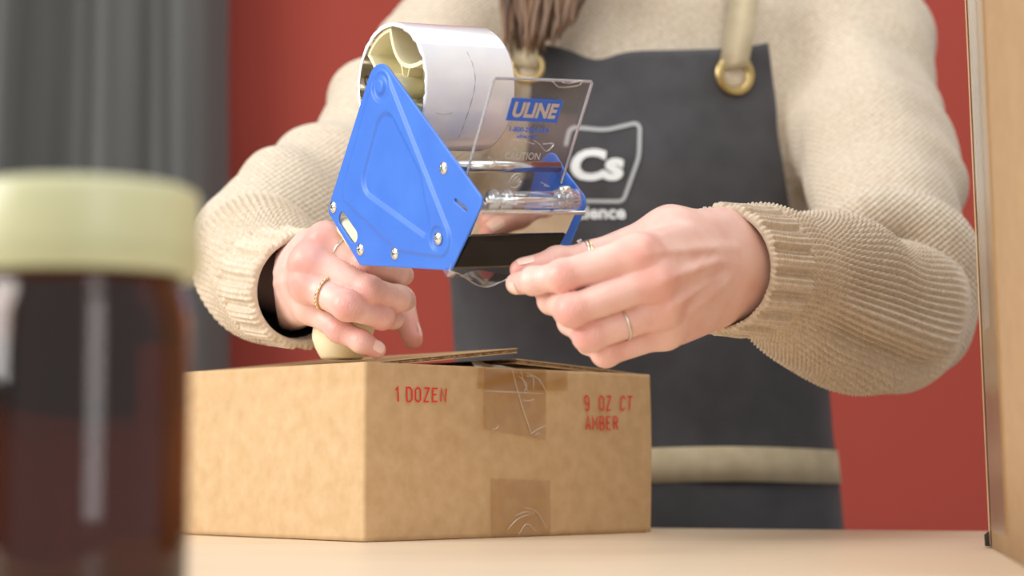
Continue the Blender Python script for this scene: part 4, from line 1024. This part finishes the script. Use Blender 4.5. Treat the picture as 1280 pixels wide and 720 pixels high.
for sg in (-1, 1):     # lowered lids, eyes on the work
    obj('eyelid', *lathe(hp(sg*.031, -.0665, .0085), Rh.T@np.array([0, -.35, 1.]), [(0, .0122), (.004, .0112), (.008, .0088), (.011, .005), (.012, .001)], 24), M['skin'], body)
    e = obj('eye', *lathe(hp(sg*.031, -.066, .006), (0, 0, 1), [(-.0115, .001), (-.009, .0072), (-.004, .0108), (0, .0115), (.004, .0108), (.009, .0072), (.0115, .001)], 20), M['eye'], body)
    d = Rh.T@np.array([0, -1, -.2]); q = hp(sg*.031, -.066, .006)+unit(d)*.0105
    obj('iris', *lathe(q, d, [(0, .0052), (.0012, .0042), (.0016, .001)], 16), M['iris'], e)
# nails
def nail(tipc, ax, up, wd, ln, r, name='fingernail'):
    """curved plate over a fingertip: ax towards the tip, up = out of the nail"""
    ax = unit(ax); up = unit(np.array(up)-ax*np.dot(up, ax)); sd = np.cross(ax, up); V = []; F = []; nu, nv = 9, 9
    for l in (0, .0005):
        for j in range(nv):
            for i in range(nu):
                u = (i/(nu-1)-.5)*2; v = (j/(nv-1)-.5)*2; m_ = math.sqrt(1-.25*v*v)
                a = u*wd/2/r*m_; rr = r+.0004-l-.0009*max(0, v)**2*1.0
                vv = v*ln/2*math.sqrt(1-.22*u*u)
                V.append(tipc+ax*vv+sd*math.sin(a)*rr+up*(math.cos(a)*rr))
    K = nu*nv
    for j in range(nv-1):
        for i in range(nu-1): q = (j*nu+i, j*nu+i+1, (j+1)*nu+i+1, (j+1)*nu+i); F += [q, tuple(x+K for x in q[::-1])]
    return obj(name, V, F, M['nail'], body)
t_ = D1['index']['p']; nail(t_[3]*.8+t_[2]*.2, t_[3]-t_[2], (-.25, -.9, -.45), .0085, .009, .0072)
t_ = D1['thumb']['p']; nail(t_[2]*.85+t_[1]*.15, t_[2]-t_[1], (-.1, -.55, .8), .0095, .011, .0069)
t_ = D2['pinky']['p']; nail(t_[3]*.85+t_[2]*.15, t_[3]-t_[2], (.3, -.8, .25), .0082, .009, .0065)
t_ = D2['thumb']['p']; nail(t_[2]*.85+t_[1]*.15, t_[2]-t_[1], (1, -.1, .2), .010, .012, .0076)
# rings
def ring_on(a, b, t, R, r, m, name='finger_ring', flat=1.6, tilt=(0, 0, 0)):
    c = np.array(a)*(1-t)+np.array(b)*t; ax = unit(unit(np.array(b)-np.array(a))+np.array(tilt)); return obj(name, *torus(c, ax, R, r, 56, 10, flat), m, pe), c, ax
t_ = D1['ring']['p']; r_, c, ax_ = ring_on(t_[0], t_[1], .54, .0108, .00055, M['silver'])
r_['label'] = 'thin plain band on the ring finger of the hand at the right'
a, b = D1['thumb']['p'][0], D1['thumb']['p'][1]
r_, c, ax_ = ring_on(a, b, .10, .0111, .00055, M['gold']); r_['label'] = 'gold band on the digit pinching the tape'
r_, c, ax_ = ring_on(a, b, .19, .0109, .00050, M['silver']); r_['label'] = 'band with a small clear stone beside the gold band'
q = c+unit(np.array([-.35, -.35, .85]))*.0120
obj('ring_stone', *lathe(q, (-.35, -.35, .85), [(-.0012, .0006), (0, .0018), (.0008, .0015)], 10), M['diamond'], r_)
t_ = D2['ring']['p']; r_, c, ax_ = ring_on(t_[0], t_[1], .50, .0115, .00075, M['gold'], tilt=(.35, 0, .0)); r_['label'] = 'beaded gold band on the hand round the grip'
parts = []; e1, e2 = frame(ax_)
for i in range(26): q_ = 2*math.pi*i/26; parts.append(lathe(c+(e1*math.cos(q_)+e2*math.sin(q_))*.0118, ax_, [(-.0011, .0004), (0, .0010), (.0011, .0004)], 8))
obj('ring_beads', *join(parts), M['gold'], r_)
t_ = D2['index']['p']; r_, c, ax_ = ring_on(t_[0], t_[1], .42, .0109, .0005, M['silver']); r_['label'] = 'thin band on the index finger beside the blue plate'
# dark undersleeve showing in the cuff of the left arm
uc = [P(374, 366, 1.402), P(360, 360, 1.43), P(345, 352, 1.47)]
obj('undersleeve', *tube(spline(uc, 10), [.0335]*10, 32, caps=False), M['lining'], pe)
# trousers and shoes (below the table)
f = Field((-.16, 1.62, -.93), (.40, 2.06, -.10), .008)
for sg in (-1, 1):
    hx = TX+sg*.085
    f.cone((hx, TY, -.20), (hx, TY-.01, -.46), .092, .066, .04, mg=.06); f.cone((hx, TY-.01, -.46), (hx, TY+.01, -.85), .066, .056, .03, mg=.05)
f.F = np.maximum(f.F, (-.865-f.ax[2])[None, None, :].astype(np.float32)); V, F = f.mesh(); obj('trousers', V, F, M['trousers'], pe)
for sg in (-1, 1):
    hx = TX+sg*.085; f = Field((hx-.08, TY-.22, -.94), (hx+.08, TY+.1, -.80), .005)
    f.cone((hx, TY+.02, -.880), (hx+sg*.015, TY-.135, -.890), .045, .038, .02, mg=.04); f.cone((hx, TY+.01, -.88), (hx, TY+.01, -.84), .043, .043, .02, mg=.04)
    f.F = np.maximum(f.F, (-.928-f.ax[2])[None, None, :].astype(np.float32)); V, F = f.mesh(); obj('shoe', V, F, M['shoe'], pe)
# ---- hair: cap plus long locks over her right shoulder
f = Field(hc_-np.array([.13, .15, .14]), hc_+np.array([.13, .16, .17]), .0045)
f.ell(hp(0, .024, .040), (.086, .096, .092), .02, R=Rh, mg=.04); f.ell(hp(0, .05, -.04), (.080, .062, .085), .03, R=Rh, mg=.04)
f.ell(hp(0, -.090, -.030), (.066, .060, .082), .012, 's', R=Rh, mg=.04); V, F = f.mesh(); nrm = vnormals(V, F); V = V+nrm*(fold(V, rnd_comps(6, .0008, 60, 110, 2, (1, .4, .1))))[:, None]
hair = obj('hair', V, F, M['hair'], pe)
parts = []; rs = np.random.RandomState(11)
for k in range(120):
    u, v = rs.uniform(0, 1), rs.uniform(-1, 1)
    s0_ = hp(-.070+.015*rs.uniform(-1, 1), .0+.05*v, .03+.03*rs.uniform(-1, 1)); e_len = rs.uniform(.0, 1)
    mid = P(672+(u-.5)*120+20, -60, 1.735+.02*v); end = P(640+(u)*75+8*rs.normal()+e_len*0, 38+40*(1-abs(u-.25))*rs.uniform(.3, 1)-34*max(0, u-.5), 1.722+.012*v+.012*(1-u))
    parts.append(tube(spline([s0_, (s0_+mid)/2+np.array([-.012, -.014, .0]), mid, (mid+end)/2+np.array([.004*rs.normal(), 0, 0]), end], 14), [.0030, .0042, .0046, .0046, .0046, .0046, .0046, .0044, .004, .0036, .003, .0024, .0016, .0005], 6))
obj('hair_locks', *join(parts), M['hair'], hair)

# ---- apron, draped round the torso
ft = torso_field((-.12, 1.66, -.56), (.36, 2.06, .50), .007, zmin=-.55); Vt, Ft = ft.mesh()
def torso_r(phi, z):
    """distance from the torso axis to its surface (front = phi 0, +phi = image right)"""
    a = np.interp(z, TZ, TA); b = np.interp(z, TZ, TB); return 1/np.sqrt((np.sin(phi)/a)**2+(np.cos(phi)/b)**2)
def wrinkle(phi, z):
    w = .0016*np.sin(phi*5+z*14+.4)+.0012*np.sin(phi*9-z*22+1.)+.0010*np.sin(phi*3+z*45)
    w += .0030*np.sin(phi*11+1.2+np.sin(z*8))*sst(-z, -.03, .12)+.0022*np.sin(phi*8-.5)*sst(z, .10, .0)*0
    w += .0028*np.exp(-((z-.385+.02*phi)/.012)**2)*np.sin(phi*7+1)
    return w
def surf_pt(phi, z, off): r = torso_r(phi, z)+off+wrinkle(phi, z)*(1 if off < .02 else 1); return np.stack([TX+r*np.sin(phi), TY-r*np.cos(phi), z+0*phi], -1)
def phi_of_x(x, z):    # polar angle on the front whose surface x is given
    a = np.interp(z, TZ, TA)+.008; b = np.interp(z, TZ, TB)+.008; s_ = np.clip((x-TX)/a, -.999, .999); return np.arctan2(a*s_, b*np.sqrt(1-s_*s_))
ZT = .413; zz = np.linspace(-.42, ZT, 130); uu = np.linspace(-1, 1, 141)
xl = np.interp(zz, [.16, .24, .29, .34, .42], [0, -.006, .008, .016, .020]); xr = np.interp(zz, [.16, .22, .27, .34, .42], [.0, .262, .246, .236, .229])
V = []
for z, a, b in zip(zz, xl, xr):
    def side(xe, zs_, sg):
        if z > zs_: return phi_of_x(np.interp(z, zz, xe), z)
        t = float(np.clip((zs_-z)/.085, 0, 1)); t = t*t*(3-2*t); return phi_of_x(np.interp(zs_, zz, xe), zs_)*(1-t)+sg*1.72*t
    p0, p1 = side(xl, .305, -1), side(xr, .245, 1)
    ph = p0+(p1-p0)*(uu+1)/2; zt = z+max(0., (z-.36)/(ZT-.36))*(.002+.012*np.abs(uu)**3-.0085*np.exp(-((uu+.5)/.2)**2))
    V.append(surf_pt(ph, z, .0092)+np.stack([0*ph, 0*ph, zt-z], -1))
V = np.array(V); SW = BVHTree.FromPolygons([tuple(v) for v in Vsw.tolist()], Fsw.tolist())
for a_ in range(V.shape[0]):        # the cloth lies on the sweater, never inside it
    for b_ in range(V.shape[1]):
        p = V[a_, b_]; d = p-np.array([TX, TY, p[2]]); r_ = np.linalg.norm(d); d = d/r_
        h_ = SW.ray_cast(Vector(p+d*.028), Vector(-d), .045)
        if h_[0] is not None: V[a_, b_] = p+d*min(.018, max(0.0, (np.array(h_[0])-p)@d+.0035))*float(sst(TX+.09-p[0], 0, .05))
n1, n2 = V.shape[:2]; outer = V.reshape(-1, 3)
ce = np.array([TX, TY, 0]); inw = outer*np.array([1, 1, 0])-ce; inw /= np.linalg.norm(inw, axis=1)[:, None]; innr = outer-inw*.0018
I = (np.arange(n1-1)[:, None]*n2+np.arange(n2-1)[None, :]).reshape(-1); Fo = np.stack([I, I+1, I+1+n2, I+n2], 1); K = n1*n2
rim = []
for j in range(n1-1): rim += [(j*n2, (j+1)*n2, (j+1)*n2+K, j*n2+K), (j*n2+n2-1, j*n2+n2-1+K, (j+1)*n2+n2-1+K, (j+1)*n2+n2-1)]
for i in range(n2-1): b = (n1-1)*n2; rim += [(i, i+K, i+1+K, i+1), (b+i, b+i+1, b+i+1+K, b+i+K)]
Fa = np.vstack([Fo, Fo[:, ::-1]+K, np.array(rim)]); Va = np.vstack([outer, innr])
apron = obj('apron', Va, Fa, M['apron'], pe)
BV = BVHTree.FromPolygons([tuple(v) for v in outer.tolist()], Fo.tolist())
def on_apron(px, py, off=.0012):
    r = ray(px, py); h_ = BV.ray_cast(Vector(CAMP), Vector(r).normalized())
    if h_[0] is None: return P(px, py, TY-.128)-np.array([0, off, 0])
    nn_ = np.array(h_[1]); nn_ = nn_ if nn_[1] < 0 else -nn_; return np.array(h_[0])+nn_*off
# top hem
hem = [on_apron(x, 61+0*x) for x in ()]
def strip(pts_px, wd_px, m, name, off=.0014, closed=False, n=60, par=None):
    pl = spline(pts_px, n)[:, :2]; v, f_ = ribbon2(pl, wd_px, closed); return obj(name, [on_apron(*p, off) for p in v], f_, m, par or apron, smooth=True)
fr_ = round_poly([(713, 159), (757, 163), (800, 153), (799, 196), (779, 252), (735, 251.5), (692, 251)], [9, 60, 7, 60, 9, 60, 8], 6)
v, f_ = ribbon2(fr_, 4.6, True); obj('logo_frame', [on_apron(*p) for p in v], f_, M['grey_frame'], apron)
def apron_text(s, x0, y0, x1, y1, bold, name, slant=0.0):
    V, F = text_vf(s, 0, bold); obj(name, [on_apron(x0+(x1-x0)*a+slant*b, y1+(y0-y1)*b, .0014) for a, b in V], F, M['white_print'], apron, smooth=False)
apron_text('Cs', 711, 186, 778, 226, .045, 'logo_lettering', 5)
apron_text('science', 712, 258, 782, 274, .03, 'small_lettering')
# waist tie
def band(z0, z1, off, p0, p1, name, m, par, n=160):
    V = []; ph = np.linspace(p0, p1, n)
    for o2, rows in ((off, (0, .5, 1)), (off-.002, (1, .5, 0))):
        for r in rows: z = z0+(z1-z0)*r+.0015*np.sin(ph*3); rr = torso_r(ph, z)+o2+.35*wrinkle(ph, z); V.append(np.stack([TX+rr*np.sin(ph), TY-rr*np.cos(ph), z], -1))
    V = np.array(V); k, nn_ = V.shape[:2]; F = [(j*nn_+i, j*nn_+i+1, ((j+1) % k)*nn_+i+1, ((j+1) % k)*nn_+i) for j in range(k) for i in range(nn_-1)]
    return obj(name, V.reshape(-1, 3), F, m, par)
band(.0350, .0655, .0125, -2.9, 2.9, 'waist_tie', M['canvas'], apron)
# brass grommets with canvas neck straps
def grommet(px, py, rp):
    c = on_apron(px, py, .0012); n_ = unit(on_apron(px, py, .01)-on_apron(px, py, 0)); e1, e2 = frame(n_); g = obj('grommet', *torus(c, n_, rp*.82, rp*.24, 44, 12, .7), M['brass'], apron)
    obj('grommet_hole', *lathe(c-n_*.0004, n_, [(0, rp*.62), (.0003, rp*.60)], 28), M['knit'], g); return c, n_
c, n_ = grommet(918, 93, .0182)
def strap(pl, wd, name='neck_strap'):
    V = []; F = []
    for o2 in (0, .002):
        for (p, a) in pl: p = np.array(p); a = unit(np.array(a)); V += [p-a*wd/2-np.array([0, o2, 0]), p-np.array([0, o2+.0006, 0]), p+a*wd/2-np.array([0, o2, 0])]
    k = len(pl); K = 3*k
    for j in range(k-1):
        for i in (0, 1): q = (j*3+i, j*3+i+1, (j+1)*3+i+1, (j+1)*3+i); F += [q[::-1], tuple(x+K for x in q)]
        for i in (0, 2): F.append((j*3+i, (j+1)*3+i, (j+1)*3+i+K, j*3+i+K))
    F += [(0, 1, 1+K, K), (1, 2, 2+K, 1+K)]; return obj(name, V, F, M['canvas'], apron)
def torso_front(x, z, off=.006):
    ph = phi_of_x(x, z); r = torso_r(ph, z)+off; return np.array([TX+r*np.sin(ph), TY-r*np.cos(ph), z])
bz = torso_front(.195, .30)[1]
def strap_pts(rows):
    out = []
    for px, py, Y in rows: out.append((P(px, py, Y), (1, 0, .06)))
    return out
yf = c[1]-.0035
s_pts = [(P(917, 86, yf), (1, 0, .1)), (P(918, 77, yf-.002), (1, 0, .1)), (P(921, 60, yf-.001), (1, 0, .05)), (P(926, 30, yf+.002), (1, 0, .05)), (P(930, 0, yf+.010), (1, 0, .04)), (P(930, -45, yf+.028), (1, 0, .0)), (P(918, -90, yf+.055), (1, .1, 0)), (P(905, -115, TY-.03), (.9, .4, 0)), (P(895, -118, TY+.05), (.6, .8, 0))]
strap(s_pts, .0262)
c2, n2_ = grommet(659, 84, .015)
yf = c2[1]-.0035
strap([(P(657, 84, yf), (1, 0, -.1)), (P(655, 70, yf-.001), (1, 0, -.1)), (P(656, 50, yf+.002), (1, 0, -.05)), (P(668, 20, yf+.006), (1, 0, -.05)), (P(684, -20, yf+.018), (1, 0, 0)), (P(700, -80, yf+.045), (1, -.1, 0)), (P(716, -112, TY-.03), (.9, -.4, 0)), (P(726, -116, TY+.05), (.6, -.8, 0))], .024)
print('LS', LS, 'SPAN', SPAN, 'RW0', RW0, 'objs', len(bpy.data.objects))
